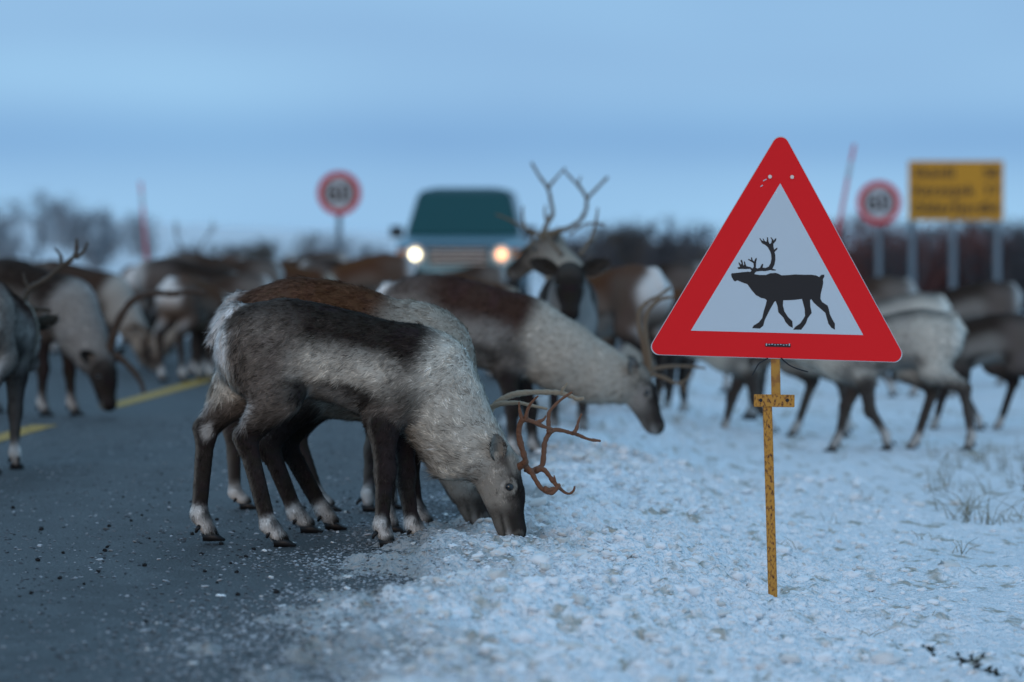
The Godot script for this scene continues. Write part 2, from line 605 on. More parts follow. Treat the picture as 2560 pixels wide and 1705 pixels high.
# a pose: legs = four lists of (hip, knee, hock, fetlock, toe) in the animal's own side view, neck = points with radius, head = base and tip
func make_bones(p: Dictionary) -> void:
	for a in [BA, BB, RA, RB, FZ, KK, RG]:
		a.clear()
	BA = PackedVector3Array()
	BB = PackedVector3Array()
	RA = PackedFloat32Array()
	RB = PackedFloat32Array()
	FZ = PackedFloat32Array()
	KK = PackedFloat32Array()
	RG = PackedInt32Array()
	var spine: Array = p.get("spine", [[-0.270, 0.775, 0.122], [-0.215, 0.762, 0.192], [-0.115, 0.773, 0.178], [0.0, 0.758, 0.172], [0.125, 0.727, 0.173], [0.25, 0.682, 0.183], [0.36, 0.662, 0.192], [0.43, 0.655, 0.165]])
	for i in spine.size() - 1:
		var a: Array = spine[i]
		var b: Array = spine[i + 1]
		bone(Vector3(a[0], a[1], 0), a[2], Vector3(b[0], b[1], 0), b[2], TORSO, 0.05, 1.12 if i < 5 else 1.25)
	var legs: Array = p.legs
	for i in 4:
		var l: Array = legs[i]
		var side := 1.0 if i % 2 == 0 else -1.0
		var z := side * (0.105 if i < 2 else 0.095)
		var zf := side * (0.085 if i < 2 else 0.085)
		var zi := side * 0.06
		if i < 2:
			bone(xy(l[0] + Vector2(0.012, 0), zi), 0.142, xy(l[1], z), 0.098, HAUNCH, 0.06, 1.35)
			bone(xy(l[1], z), 0.092, xy(l[2], zf), 0.043, HAUNCH, 0.04, 1.2)
			bone(xy(l[2] + Vector2(-0.012, 0.008), zf), 0.040, xy(l[2] + Vector2(0.0, -0.03), zf), 0.036, LEG, 0.02, 1.15)
			bone(xy(l[2], zf), 0.038, xy(l[3], zf), 0.030, LEG, 0.025, 1.2)
		else:
			bone(xy(l[0], zi), 0.13, xy(l[1], z), 0.066, HAUNCH, 0.06, 1.3)
			bone(xy(l[1], z), 0.062, xy(l[2], zf), 0.037, LEG, 0.04, 1.1)
			bone(xy(l[2] + Vector2(0.006, 0.012), zf), 0.041, xy(l[2] + Vector2(0.004, -0.02), zf), 0.038, LEG, 0.02, 1.1)
			bone(xy(l[2], zf), 0.037, xy(l[3], zf), 0.027, LEG, 0.02, 1.15)
		bone(xy(l[3], zf), 0.035, xy(l[4] + Vector2(-0.012, 0.016), zf), 0.029, FOOT, 0.02)
	var neck: Array = p.neck
	for i in neck.size() - 1:
		bone(neck[i][0], neck[i][1], neck[i + 1][0], neck[i + 1][1], NECK, 0.06, 1.2)
	var hb: Vector3 = p.head[0]
	var ht: Vector3 = p.head[1]
	var last: Array = neck[neck.size() - 1]
	bone(last[0], last[1], hb, 0.085, NECK, 0.05, 1.1)
	if p.has("mane"):
		for m in p.mane:
			bone(m[0], m[1], m[2], m[3], NECK, 0.05, 1.5)
	var fr := head_frame(p)
	var hd: Vector3 = fr.x
	var hu: Vector3 = fr.y
	var hs: Vector3 = fr.z
	var ln := (ht - hb).length()
	bone(hb - hd * 0.01, 0.086, hb + hd * ln * 0.42 + hu * 0.008, 0.072, HEAD, 0.035)
	bone(hb + hd * ln * 0.40 + hu * 0.006, 0.068, ht - hd * 0.012, 0.050, HEAD, 0.03)
	bone(hb + hd * 0.03 - hu * 0.045, 0.054, ht - hd * 0.030 - hu * 0.030, 0.030, HEAD, 0.018)
	bone(ht - hd * 0.05 - hu * 0.036, 0.030, ht - hd * 0.012 - hu * 0.032, 0.026, HEAD, 0.012)
	bone(ht - hd * 0.010 + hs * 0.014 + hu * 0.006, 0.040, ht - hd * 0.010 - hs * 0.014 + hu * 0.006, 0.040, HEAD, 0.02)
	for s in [-1.0, 1.0]:
		bone(hb + hd * ln * 0.20 + hu * 0.042 + hs * s * 0.045, 0.026, hb + hd * ln * 0.34 + hu * 0.036 + hs * s * 0.042, 0.022, HEAD, 0.025)
	var tl: Array = spine[0]
	bone(Vector3(tl[0] - 0.060, tl[1] + 0.130, 0), 0.044, Vector3(tl[0] - 0.140, tl[1] + 0.050, 0), 0.022, TAIL, 0.04)

func head_frame(p: Dictionary) -> Basis:
	# x: towards the nose, y: forehead side, z: the animal's right
	var hb: Vector3 = p.head[0]
	var ht: Vector3 = p.head[1]
	var hd := (ht - hb).normalized()
	var want: Vector3 = p.get("forehead", Vector3(1, 0.3, 0))
	var hu := (want - hd * want.dot(hd)).normalized()
	return Basis(hd, hu, hd.cross(hu))

func body_surface(cell: float) -> Dictionary:
	var nb := BA.size()
	var lo := Vector3(1e9, 1e9, 1e9)
	var hi := -lo
	for b in nb:
		var r := maxf(RA[b], RB[b]) + cell * 2.5
		var rv := Vector3(r, r, r / FZ[b] + cell)
		lo = lo.min(BA[b].min(BB[b]) - rv)
		hi = hi.max(BA[b].max(BB[b]) + rv)
	var nx := int((hi.x - lo.x) / cell) + 2
	var ny := int((hi.y - lo.y) / cell) + 2
	var nzz := int((hi.z - lo.z) / cell) + 2
	var F := PackedFloat32Array()
	F.resize(nx * ny * nzz)
	F.fill(1.0)
	var G := PackedByteArray()
	G.resize(nx * ny * nzz)
	for b in nb:
		var a := BA[b]
		var ab := BB[b] - a
		var l2 := maxf(ab.length_squared(), 1e-9)
		var fz := FZ[b]
		var kk := KK[b]
		var ra := RA[b]
		var dr := RB[b] - ra
		var pad := maxf(ra, RB[b]) + kk + cell
		var mn := a.min(BB[b])
		var mx := a.max(BB[b])
		var x0 := maxi(int((mn.x - pad - lo.x) / cell), 0)
		var x1 := mini(int((mx.x + pad - lo.x) / cell) + 1, nx)
		var y0 := maxi(int((mn.y - pad - lo.y) / cell), 0)
		var y1 := mini(int((mx.y + pad - lo.y) / cell) + 1, ny)
		var z0 := maxi(int((mn.z - pad / fz - lo.z) / cell), 0)
		var z1 := mini(int((mx.z + pad / fz - lo.z) / cell) + 1, nzz)
		var ik := 0.25 / kk
		var il := 1.0 / l2
		var cut := kk + cell
		for iz in range(z0, z1):
			var pz := lo.z + iz * cell - a.z
			for iy in range(y0, y1):
				var py := lo.y + iy * cell - a.y
				var i := (iz * ny + iy) * nx + x0
				var px := lo.x + x0 * cell - a.x
				var c0 := (py * ab.y + pz * ab.z) * il
				var c1 := ab.x * il
				for ix in range(x0, x1):
					var t := clampf(px * c1 + c0, 0.0, 1.0)
					var qx := px - ab.x * t
					var qy := py - ab.y * t
					var qz := (pz - ab.z * t) * fz
					var d := sqrt(qx * qx + qy * qy + qz * qz) - ra - dr * t
					if d < cut:
						var f := F[i]
						var h := kk - absf(f - d)
						if d < f:
							f = d
							G[i] = b
						if h > 0.0:
							f -= h * h * ik
						F[i] = f
					i += 1
					px += cell
	# surface nets
	var V := PackedVector3Array()
	var N := PackedVector3Array()
	var B := PackedByteArray()
	var at_cell := PackedInt32Array()
	at_cell.resize(nx * ny * nzz)
	var cells := PackedInt32Array()
	var sy := nx
	var sz := nx * ny
	var lim := cell * 2.0
	var off := PackedInt32Array([0, 1, sy, sy + 1, sz, sz + 1, sz + sy, sz + sy + 1])
	var ea := PackedInt32Array([0, 2, 4, 6, 0, 1, 4, 5, 0, 1, 2, 3])
	var eb := PackedInt32Array([1, 3, 5, 7, 2, 3, 6, 7, 4, 5, 6, 7])
	var c8 := PackedFloat32Array()
	c8.resize(8)
	for iz in nzz - 1:
		for iy in ny - 1:
			var i := (iz * ny + iy) * nx
			for ix in nx - 1:
				if absf(F[i]) < lim:
					var mask := 0
					for k in 8:
						var f := F[i + off[k]]
						c8[k] = f
						if f < 0.0:
							mask |= 1 << k
					if mask != 0 and mask != 255:
						var sum := Vector3.ZERO
						var cnt := 0
						for e in 12:
							var p := ea[e]
							var q := eb[e]
							if (mask >> p & 1) != (mask >> q & 1):
								var t := c8[p] / (c8[p] - c8[q])
								sum.x += (p & 1) + t * ((q & 1) - (p & 1))
								sum.y += (p >> 1 & 1) + t * ((q >> 1 & 1) - (p >> 1 & 1))
								sum.z += (p >> 2) + t * ((q >> 2) - (p >> 2))
								cnt += 1
						V.append(lo + (Vector3(ix, iy, iz) + sum / cnt) * cell)
						N.append(Vector3(c8[1] + c8[3] + c8[5] + c8[7] - c8[0] - c8[2] - c8[4] - c8[6], c8[2] + c8[3] + c8[6] + c8[7] - c8[0] - c8[1] - c8[4] - c8[5], c8[4] + c8[5] + c8[6] + c8[7] - c8[0] - c8[1] - c8[2] - c8[3]).normalized())
						B.append(G[i])
						at_cell[i] = V.size()
						cells.append(i)
				i += 1
	var T := PackedInt32Array()
	for i in cells:
		var inside := F[i] < 0.0
		for ax in 3:
			var step := 1 if ax == 0 else sy if ax == 1 else sz
			if (F[i + step] < 0.0) == inside:
				continue
			var u := sy if ax == 0 else sz if ax == 1 else 1
			var w := sz if ax == 0 else 1 if ax == 1 else sy
			var a := at_cell[i] - 1
			var b := at_cell[i - u] - 1
			var c := at_cell[i - u - w] - 1
			var d := at_cell[i - w] - 1
			if a < 0 or b < 0 or c < 0 or d < 0:
				continue
			if inside:
				T.append_array([a, c, b, a, d, c])
			else:
				T.append_array([a, b, c, a, c, d])
	# make sure that faces run clockwise seen from outside
	if T.size() > 2:
		var g := (V[T[1]] - V[T[0]]).cross(V[T[2]] - V[T[0]]).dot(N[T[0]])
		if g > 0.0:
			for i in range(0, T.size(), 3):
				var s := T[i + 1]
				T[i + 1] = T[i + 2]
				T[i + 2] = s
	return {"v": V, "n": N, "b": B, "t": T}

func blot(p: Vector3, f: float, s: float) -> float:
	return nz.get_noise_3d(p.x * f + s, p.y * f, p.z * f - s)

func coat_colour(p: Vector3, n: Vector3, b: int, c: Dictionary, pose: Dictionary) -> Color:
	var a := BA[b]
	var ab := BB[b] - a
	var t := clampf((p - a).dot(ab) / maxf(ab.length_squared(), 1e-9), 0.0, 1.0)
	var w := blot(p, 16.0, 3.0) * 0.5 + blot(p, 55.0, 9.0) * 0.3
	var out: Color = c.side
	match RG[b]:
		TORSO, HAUNCH:
			if RG[b] == HAUNCH and p.y < 0.56:
				# upper leg: from the flank's colour down to the leg's
				out = c.haunch.lerp(c.leg, smoothstep(0.56, 0.42, p.y + w * 0.06))
				if p.x < -0.2 and n.x < -0.55:
					out = out.lerp(c.rump, 0.35)
			else:
				# outline of the trunk here, from the default spine: top falls from the croup to the withers
				var top := 0.96 - 0.11 * smoothstep(-0.2, 0.35, p.x)
				var bot := 0.575 - 0.12 * smoothstep(0.1, 0.36, p.x)
				var r := (p.y - bot) / (top - bot)
				var saddle: float = c.get("saddle", 0.60)
				var neck_x: float = c.get("neck_x", 0.31)
				var line := saddle + 0.10 * sin(p.x * 7.0 + 0.6) - 0.07 * smoothstep(0.2, 0.35, p.x) * smoothstep(0.55, 0.4, p.x)
				out = c.side.lerp(c.back, smoothstep(line - 0.19, line + 0.19, r + w * 0.26))
				var hx := smoothstep(-0.02, -0.17, p.x + w * 0.08)
				out = out.lerp(c.haunch, hx * (1.0 - 0.7 * smoothstep(0.7, 0.95, r)))
				var stripe := smoothstep(0.24, 0.16, absf(r - 0.02 + 0.05 * w)) * smoothstep(-0.2, -0.08, p.x) * smoothstep(0.33, 0.2, p.x)
				out = out.lerp(c.stripe, stripe * 0.95)
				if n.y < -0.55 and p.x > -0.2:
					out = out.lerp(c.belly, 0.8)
				var elbow := smoothstep(0.17, 0.05, Vector2(p.x - 0.33, (p.y - 0.53) * 0.9).length() + w * 0.03)
				out = out.lerp(c.stripe, elbow * 0.75)
				out = out.lerp(c.neck, smoothstep(0.0, 0.13, p.x - neck_x + w * 0.07 - 0.22 * (r - 0.62)) * (1.0 - elbow))
				var rear := smoothstep(-0.315, -0.375, p.x + w * 0.07 - 0.03 * smoothstep(0.75, 0.55, p.y)) + 0.6 * smoothstep(0.65, 0.9, -n.x) * smoothstep(-0.25, -0.34, p.x)
				rear *= smoothstep(0.50, 0.60, p.y)
				rear *= smoothstep(0.98, 0.93, p.y + 0.2 * (p.x + 0.33))
				out = out.lerp(c.side.lerp(c.rump, smoothstep(0.62, 0.80, p.y)), clampf(rear, 0.0, 1.0))
		LEG:
			out = c.leg.lerp(c.leg * 1.4, clampf(0.4 + w, 0.0, 1.0))
			if n.x < -0.6:
				out = out.lerp(c.side, 0.28)
			if t > 0.9 and BB[b].y < 0.14:
				out = out.lerp(c.foot, 0.5)
		FOOT:
			out = c.foot.lerp(c.leg, smoothstep(0.05, 0.5, n.x + w * 0.6) * (1.0 - t * 0.5))
			out = out.lerp(Color(0.02, 0.018, 0.016), smoothstep(0.8, 1.0, t))
		NECK:
			out = c.neck.lerp(c.neck * 0.86, clampf(0.5 + w * 1.5, 0.0, 1.0))
			var fr := head_frame(pose)
			var hb: Vector3 = pose.head[0]
			if (p - hb).dot(fr.y) > 0.03 and n.dot(fr.y) > 0.3:
				out = out.lerp(c.neck * 0.8, 0.4)
			if n.dot(fr.y) < -0.6:
				out = out.lerp(c.stripe, c.get("throat", 0.35))
			out = out.lerp(c.face, 0.6 * smoothstep(0.17, 0.06, (p - hb).length()))
		HEAD:
			var fr := head_frame(pose)
			var hb: Vector3 = pose.head[0]
			var ln: float = (pose.head[1] - hb).length()
			var q := p - hb
			var along := q.dot(fr.x) / ln
			var up := q.dot(fr.y)
			out = c.cheek.lerp(c.face, maxf(smoothstep(-0.02, 0.035, up + w * 0.02), smoothstep(0.40, 0.85, along + w * 0.1)))
			out = out.lerp(c.muzzle, smoothstep(0.45, 0.8, along + w * 0.1))
			out = out.lerp(c.muzzle * 0.7, smoothstep(0.030, 0.06, up + w * 0.02) * smoothstep(0.05, 0.4, along))
			var eye := fr.x * ln * 0.30 + fr.y * 0.030 + fr.z * signf(q.dot(fr.z)) * 0.074
			var ed := (q - eye).length()
			out = out.lerp(Color(0.015, 0.013, 0.012), smoothstep(0.021, 0.016, ed))
			out = out.lerp(c.cheek * 1.6, 0.85 * smoothstep(0.008, 0.003, absf(ed - 0.0265)))
			out = out.lerp(c.muzzle * 0.6, 0.7 * smoothstep(0.012, 0.004, absf(ed - 0.042)) * smoothstep(-0.01, 0.02, up))
			var side := signf(q.dot(fr.z))
			# muzzle: pale lips, dark nose pad, nostrils, line of the mouth, pale chin
			var tip := along - 1.0
			out = out.lerp(c.cheek * 0.9, 0.55 * smoothstep(0.0, -0.02, up) * smoothstep(0.55, 0.8, along))
			out = out.lerp(c.muzzle * 0.45, 0.8 * smoothstep(0.0, 0.10, tip) * smoothstep(-0.022, -0.008, up))
			out = out.lerp(c.foot * 0.75, 0.7 * smoothstep(0.016, 0.006, absf(up + 0.024)) * smoothstep(0.88, 1.02, along))
			var mouth := smoothstep(0.008, 0.003, absf(up + 0.034 - 0.012 * (1.0 - along))) * smoothstep(0.62, 0.70, along) * smoothstep(1.22, 1.1, along)
			out = out.lerp(Color(0.012, 0.010, 0.010), 0.85 * mouth)
			var nos := fr.x * (ln + 0.016) + fr.y * 0.014 + fr.z * side * 0.044
			out = out.lerp(c.cheek * 0.7, 0.6 * smoothstep(0.030, 0.022, (q - nos).length()))
			out = out.lerp(Color(0.008, 0.007, 0.007), smoothstep(0.018, 0.011, (q - nos).length()))
			out = out.lerp(c.cheek * 1.3, 0.7 * smoothstep(0.05, 0.07, up + w * 0.03) * smoothstep(0.22, 0.05, along))
			# lighter patch before the ear, darker crease under the eye
			out = out.lerp(c.cheek * 1.2, 0.5 * smoothstep(0.05, 0.02, (q - (fr.x * ln * 0.08 + fr.y * 0.005 + fr.z * side * 0.08)).length()))
			out = out.lerp(c.muzzle, 0.55 * smoothstep(0.022, 0.008, (q - (fr.x * ln * 0.46 + fr.y * 0.022 + fr.z * side * 0.07)).length()))
		TAIL:
			out = c.rump.lerp(c.back, smoothstep(0.75, 1.0, n.y) * 0.5)
	if pose.has("gland"):
		out = out.lerp(c.foot * 0.8, 0.9 * smoothstep(0.030, 0.020, Vector3(p.x - pose.gland.x, (p.y - pose.gland.y) * 0.8, (p.z - pose.gland.z) * 0.6).length()))
	return out * (1.0 + 0.14 * w)

func colours(s: Dictionary, c: Dictionary, pose: Dictionary) -> PackedColorArray:
	var V: PackedVector3Array = s.v
	var N: PackedVector3Array = s.n
	var B: PackedByteArray = s.b
	var out := PackedColorArray()
	out.resize(V.size())
	for i in V.size():
		out[i] = coat_colour(V[i], N[i], B[i], c, pose)
	# let the patches run into each other
	var T: PackedInt32Array = s.t
	for pass_ in 3:
		var acc := out.duplicate()
		var cnt := PackedFloat32Array()
		cnt.resize(V.size())
		cnt.fill(1.0)
		for i in range(0, T.size(), 3):
			var a := T[i]
			var b := T[i + 1]
			if RG[B[a]] == HEAD and pass_ > 0:
				continue
			acc[a] += out[b]
			acc[b] += out[a]
			cnt[a] += 1.0
			cnt[b] += 1.0
		for i in V.size():
			out[i] = acc[i] / cnt[i]
			out[i].a = 1.0
	return out

func array_mesh(v: PackedVector3Array, n: PackedVector3Array, c: PackedColorArray, t: PackedInt32Array) -> ArrayMesh:
	var arr := []
	arr.resize(Mesh.ARRAY_MAX)
	arr[Mesh.ARRAY_VERTEX] = v
	arr[Mesh.ARRAY_NORMAL] = n
	arr[Mesh.ARRAY_COLOR] = c
	arr[Mesh.ARRAY_INDEX] = t
	var m := ArrayMesh.new()
	m.add_surface_from_arrays(Mesh.PRIMITIVE_TRIANGLES, arr)
	return m

func fur_mesh(s: Dictionary, col: PackedColorArray, pose: Dictionary, amount: float, width: float, longer: float) -> ArrayMesh:
	# one fine blade per hair, combed from the nose towards the tail and downwards
	var V: PackedVector3Array = s.v
	var N: PackedVector3Array = s.n
	var B: PackedByteArray = s.b
	var T: PackedInt32Array = s.t
	var fr := head_frame(pose)
	var pos := PackedVector3Array()
	var nor := PackedVector3Array()
	var cc := PackedColorArray()
	var ti := PackedInt32Array()
	var carry := 0.0
	for i in range(0, T.size(), 3):
		var a := T[i]
		var b := T[i + 1]
		var c := T[i + 2]
		var area := (V[b] - V[a]).cross(V[c] - V[a]).length() * 0.5
		var bo := B[a]
		var reg := RG[bo]
		var share := 1.0
		var ln := 0.030
		var lift := 0.30
		var flow := Vector3(-1.0, -0.45, 0.0)
		if reg == NECK:
			flow = (BA[bo] - BB[bo]).normalized() * 0.9 + Vector3(0, -0.45, 0)
			ln = 0.031
			lift = 0.28
			if N[a].dot(fr.y) < -0.4:
				ln = 0.048
				lift = 0.36
		elif reg == HEAD:
			flow = -fr.x
			ln = 0.016
			lift = 0.22
			share = 2.0
			if (V[a] - pose.head[0]).dot(fr.x) > (pose.head[1] - pose.head[0]).length() * 0.75:
				ln = 0.008
		elif reg == LEG or (reg == HAUNCH and V[a].y < 0.45):
			flow = Vector3(-0.15, -1.0, 0.0)
			ln = 0.018
			lift = 0.27
			share = 0.9
		elif reg == FOOT:
			flow = Vector3(0.2, -1.0, 0.0)
			ln = 0.022
			lift = 0.3
		elif reg == TAIL:
			flow = Vector3(-0.5, -1.0, 0.0)
			ln = 0.045
			lift = 0.3
			share = 1.6
		else:
			if V[a].x < -0.28 and N[a].x < -0.3:
				ln = 0.036
				flow = Vector3(-0.35, -1.0, 0.0)
				lift = 0.38
			elif N[a].y < -0.3:
				ln = 0.038
		carry += area * amount * share
		while carry > 1.0:
			carry -= 1.0
			var u := rng.randf()
			var v := rng.randf()
			if u + v > 1.0:
				u = 1.0 - u
				v = 1.0 - v
			var p := V[a] + (V[b] - V[a]) * u + (V[c] - V[a]) * v
			var n := (N[a] + (N[b] - N[a]) * u + (N[c] - N[a]) * v).normalized()
			var lock := Vector3(blot(p, 230.0, 11.0), blot(p, 230.0, 31.0), blot(p, 230.0, 51.0))
			var f := flow + lock * (0.4 if reg == NECK else 0.75) + Vector3(rng.randfn(0.0, 0.17), rng.randfn(0.0, 0.17), rng.randfn(0.0, 0.17))
			f = (f - n * f.dot(n)).normalized()
			var dir := (f + n * lift * maxf(0.15, rng.randf_range(0.3, 1.3) + 0.9 * lock.x)).normalized()
			var l := ln * longer * rng.randf_range(0.6, 1.25) * (1.0 + 0.8 * lock.z)
			var side := dir.cross(n).normalized() * width * rng.randf_range(0.6, 1.2)
			var k := rng.randf()
			var tone := lerpf(0.55, 1.5, k * k * 0.6 + 0.4 * rng.randf()) * clampf(1.0 + 0.9 * blot(p, 520.0, 5.0) + 0.9 * lock.x + 0.4 * blot(p, 110.0, 8.0), 0.3, 2.0)
			var q: Color = (col[a] + (col[b] - col[a]) * u + (col[c] - col[a]) * v) * tone
			q.a = 1.0
			var at0 := pos.size()
			pos.append(p - n * 0.002 - side)
			pos.append(p - n * 0.002 + side)
			pos.append(p + dir * l - n * l * 0.12)
			var nn := (n + dir * 0.25).normalized()
			nor.append(n)
			nor.append(n)
			nor.append(nn)
			cc.append(q)
			cc.append(q)
			cc.append(q)
			ti.append(at0)
			ti.append(at0 + 2)
			ti.append(at0 + 1)
	return array_mesh(pos, nor, cc, ti)

func hoof_mesh() -> ArrayMesh:
	# two claws and two dewclaws; toe along +x, origin at the tip of the pastern on the ground
	var st := begin()
	for s in [-1.0, 1.0]:
		var ring0 := [Vector3(-0.034, 0.0, 0.0), Vector3(0.012, 0.0, 0.0), Vector3(0.052, 0.0, 0.004)]
		var w := [0.013, 0.0145, 0.004]
		var h := [0.030, 0.036, 0.010]
		for i in 2:
			var a0: Vector3 = ring0[i]
			var b0: Vector3 = ring0[i + 1]
			var za: float = s * (0.0155 + i * 0.002)
			var zb: float = s * (0.0155 + (i + 1) * 0.002)
			var q := []
			for e in [[a0, w[i], h[i], za], [b0, w[i + 1], h[i + 1], zb]]:
				q.append([e[0] + Vector3(0, 0, e[3] - e[1]), e[0] + Vector3(0, e[2] * 0.65, e[3] - e[1]), e[0] + Vector3(-0.008, e[2], e[3]), e[0] + Vector3(0, e[2] * 0.65, e[3] + e[1]), e[0] + Vector3(0, 0, e[3] + e[1])])
			for k in 5:
				var k2 := (k + 1) % 5
				for v in [q[0][k], q[0][k2], q[1][k2], q[0][k], q[1][k2], q[1][k]]:
					st.add_vertex(v)
			if i == 1:
				for k in range(1, 4):
					for v in [q[1][0], q[1][k], q[1][k + 1]]:
						st.add_vertex(v)
			else:
				for k in range(1, 4):
					for v in [q[0][0], q[0][k + 1], q[0][k]]:
						st.add_vertex(v)
		tube(st, PackedVector3Array([Vector3(-0.044, 0.060, s * 0.020), Vector3(-0.058, 0.045, s * 0.024), Vector3(-0.061, 0.034, s * 0.025)]), 0.010, 0.005, 6)
	st.generate_normals()
	return st.commit()

func ear_mesh(c: Dictionary) -> ArrayMesh:
	# a cupped leaf along +x, its hollow towards +y
	var st := begin()
	var n := 12
	var rows := []
	for layer in 2:
		var grid := []
		for i in n + 1:
			var t := float(i) / n
			var half := 0.034 * pow(sin(PI * clampf(0.12 + t * 0.88, 0.0, 1.0)), 0.7) * (1.0 - 0.15 * t)
			var row := []
			for j in 9:
				var u := (j - 4) / 4.0
				var dip := -0.024 * (1.0 - u * u) * sin(PI * minf(0.25 + t * 0.75, 1.0)) - 0.010 * t * t
				row.append(Vector3(t * 0.115, dip - (0.007 if layer == 0 else 0.0) * (1.0 - absf(u) * 0.8) * (1.0 - t * 0.8), u * half))
			grid.append(row)
		rows.append(grid)
	for layer in 2:
		for i in n:
			for j in 8:
				var a: Vector3 = rows[layer][i][j]
				var b: Vector3 = rows[layer][i][j + 1]
				var e: Vector3 = rows[layer][i + 1][j + 1]
				var f: Vector3 = rows[layer][i + 1][j]
				var rim := maxf(absf(j - 3.5) / 3.5, float(i) / n * 0.8)
				var col: Color = c.cheek.lerp(c.muzzle, 0.6 * smoothstep(0.75, 1.0, rim)) if layer == 1 else c.face
				if layer == 1 and rim < 0.35:
					col = c.cheek * 0.7
				st.set_color(col)
				for v in ([a, b, e, a, e, f] if layer == 0 else [a, e, b, a, f, e]):
					st.add_vertex(v)
	for i in 150:
		var t := rng.randf_range(0.05, 1.0)
		var half := 0.034 * pow(sin(PI * clampf(0.12 + t * 0.88, 0.0, 1.0)), 0.7) * (1.0 - 0.15 * t)
		var u := signf(rng.randf() - 0.5) * (1.0 - 0.75 * rng.randf() * rng.randf())
		var p := Vector3(t * 0.113, -0.024 * (1.0 - u * u) * sin(PI * minf(0.25 + t * 0.75, 1.0)) - 0.010 * t * t, u * half)
		var dir := Vector3(0.8, 0.25 + rng.randfn(0.0, 0.3), signf(u) * rng.randf_range(-0.7, 0.8)).normalized() * rng.randf_range(0.012, 0.026)
		st.set_color((c.cheek * 1.3 if rng.randf() < 0.7 else c.muzzle) * rng.randf_range(0.7, 1.3))
		for v in [p + Vector3(0, 0, -0.0014), p + dir, p + Vector3(0, 0, 0.0014)]:
			st.add_vertex(v)
	st.generate_normals()
	return st.commit()

func antler_mesh(strands: Array, to_own: Transform3D, d0: float, k: float) -> ArrayMesh:
	# strands: [points of the photograph's plane, radius at the root, radius at the tip, depth at the root, depth at the tip]
	var st := begin()
	for s in strands:
		var pts := PackedVector3Array()
		var src: Array = s[0]
		for i in src.size():
			var t := float(i) / (src.size() - 1)
			pts.append(to_own * at(src[i].x, src[i].y, d0 + lerpf(s[3], s[4], t)))
		tube(st, smooth_path(pts, 5), s[1] * k, s[2] * k, 8, 0.85, 0.8)
	return done(st)

func pt(raw: Array, ox: float, oy: float, s: float) -> Array:
	# points read off an enlarged detail: x0, y0, x1, y1 ...
	var out := []
	for i in range(0, raw.size(), 2):
		out.append(Vector2(ox + raw[i] / s, oy + raw[i + 1] / s))
	return out

func own_antler(side: float, big: float) -> ArrayMesh:
	# a plain antler in the head's frame: x to the nose, y to the forehead, z to the side; origin at the pedicle
	var st := begin()
	var p := func(a: Array) -> PackedVector3Array:
		var o := PackedVector3Array()
		for i in range(0, a.size(), 3):
			o.append(Vector3(a[i], a[i + 1], a[i + 2] * side) * big)
		return smooth_path(o, 5)
	tube(st, p.call([0, -0.02, 0, -0.06, 0.10, 0.06, -0.16, 0.22, 0.14, -0.20, 0.38, 0.20, -0.10, 0.54, 0.20, 0.02, 0.62, 0.16]), 0.015, 0.006, 7)
	tube(st, p.call([0, 0.01, 0, 0.06, 0.07, 0.02, 0.14, 0.09, 0.02, 0.19, 0.13, 0.0]), 0.011, 0.005, 6)
	tube(st, p.call([-0.04, 0.08, 0.05, 0.04, 0.15, 0.09, 0.11, 0.17, 0.10, 0.15, 0.22, 0.09]), 0.010, 0.005, 6)
	tube(st, p.call([-0.19, 0.42, 0.20, -0.25, 0.48, 0.21, -0.27, 0.56, 0.2]), 0.009, 0.004, 6)
	tube(st, p.call([-0.12, 0.52, 0.20, -0.13, 0.60, 0.22, -0.10, 0.68, 0.21]), 0.009, 0.004, 6)
	return done(st)

var surfaces := {}
var fur_mat: StandardMaterial3D
var hoof_mat: StandardMaterial3D
var eye_mat: StandardMaterial3D
var hoof_shape: ArrayMesh

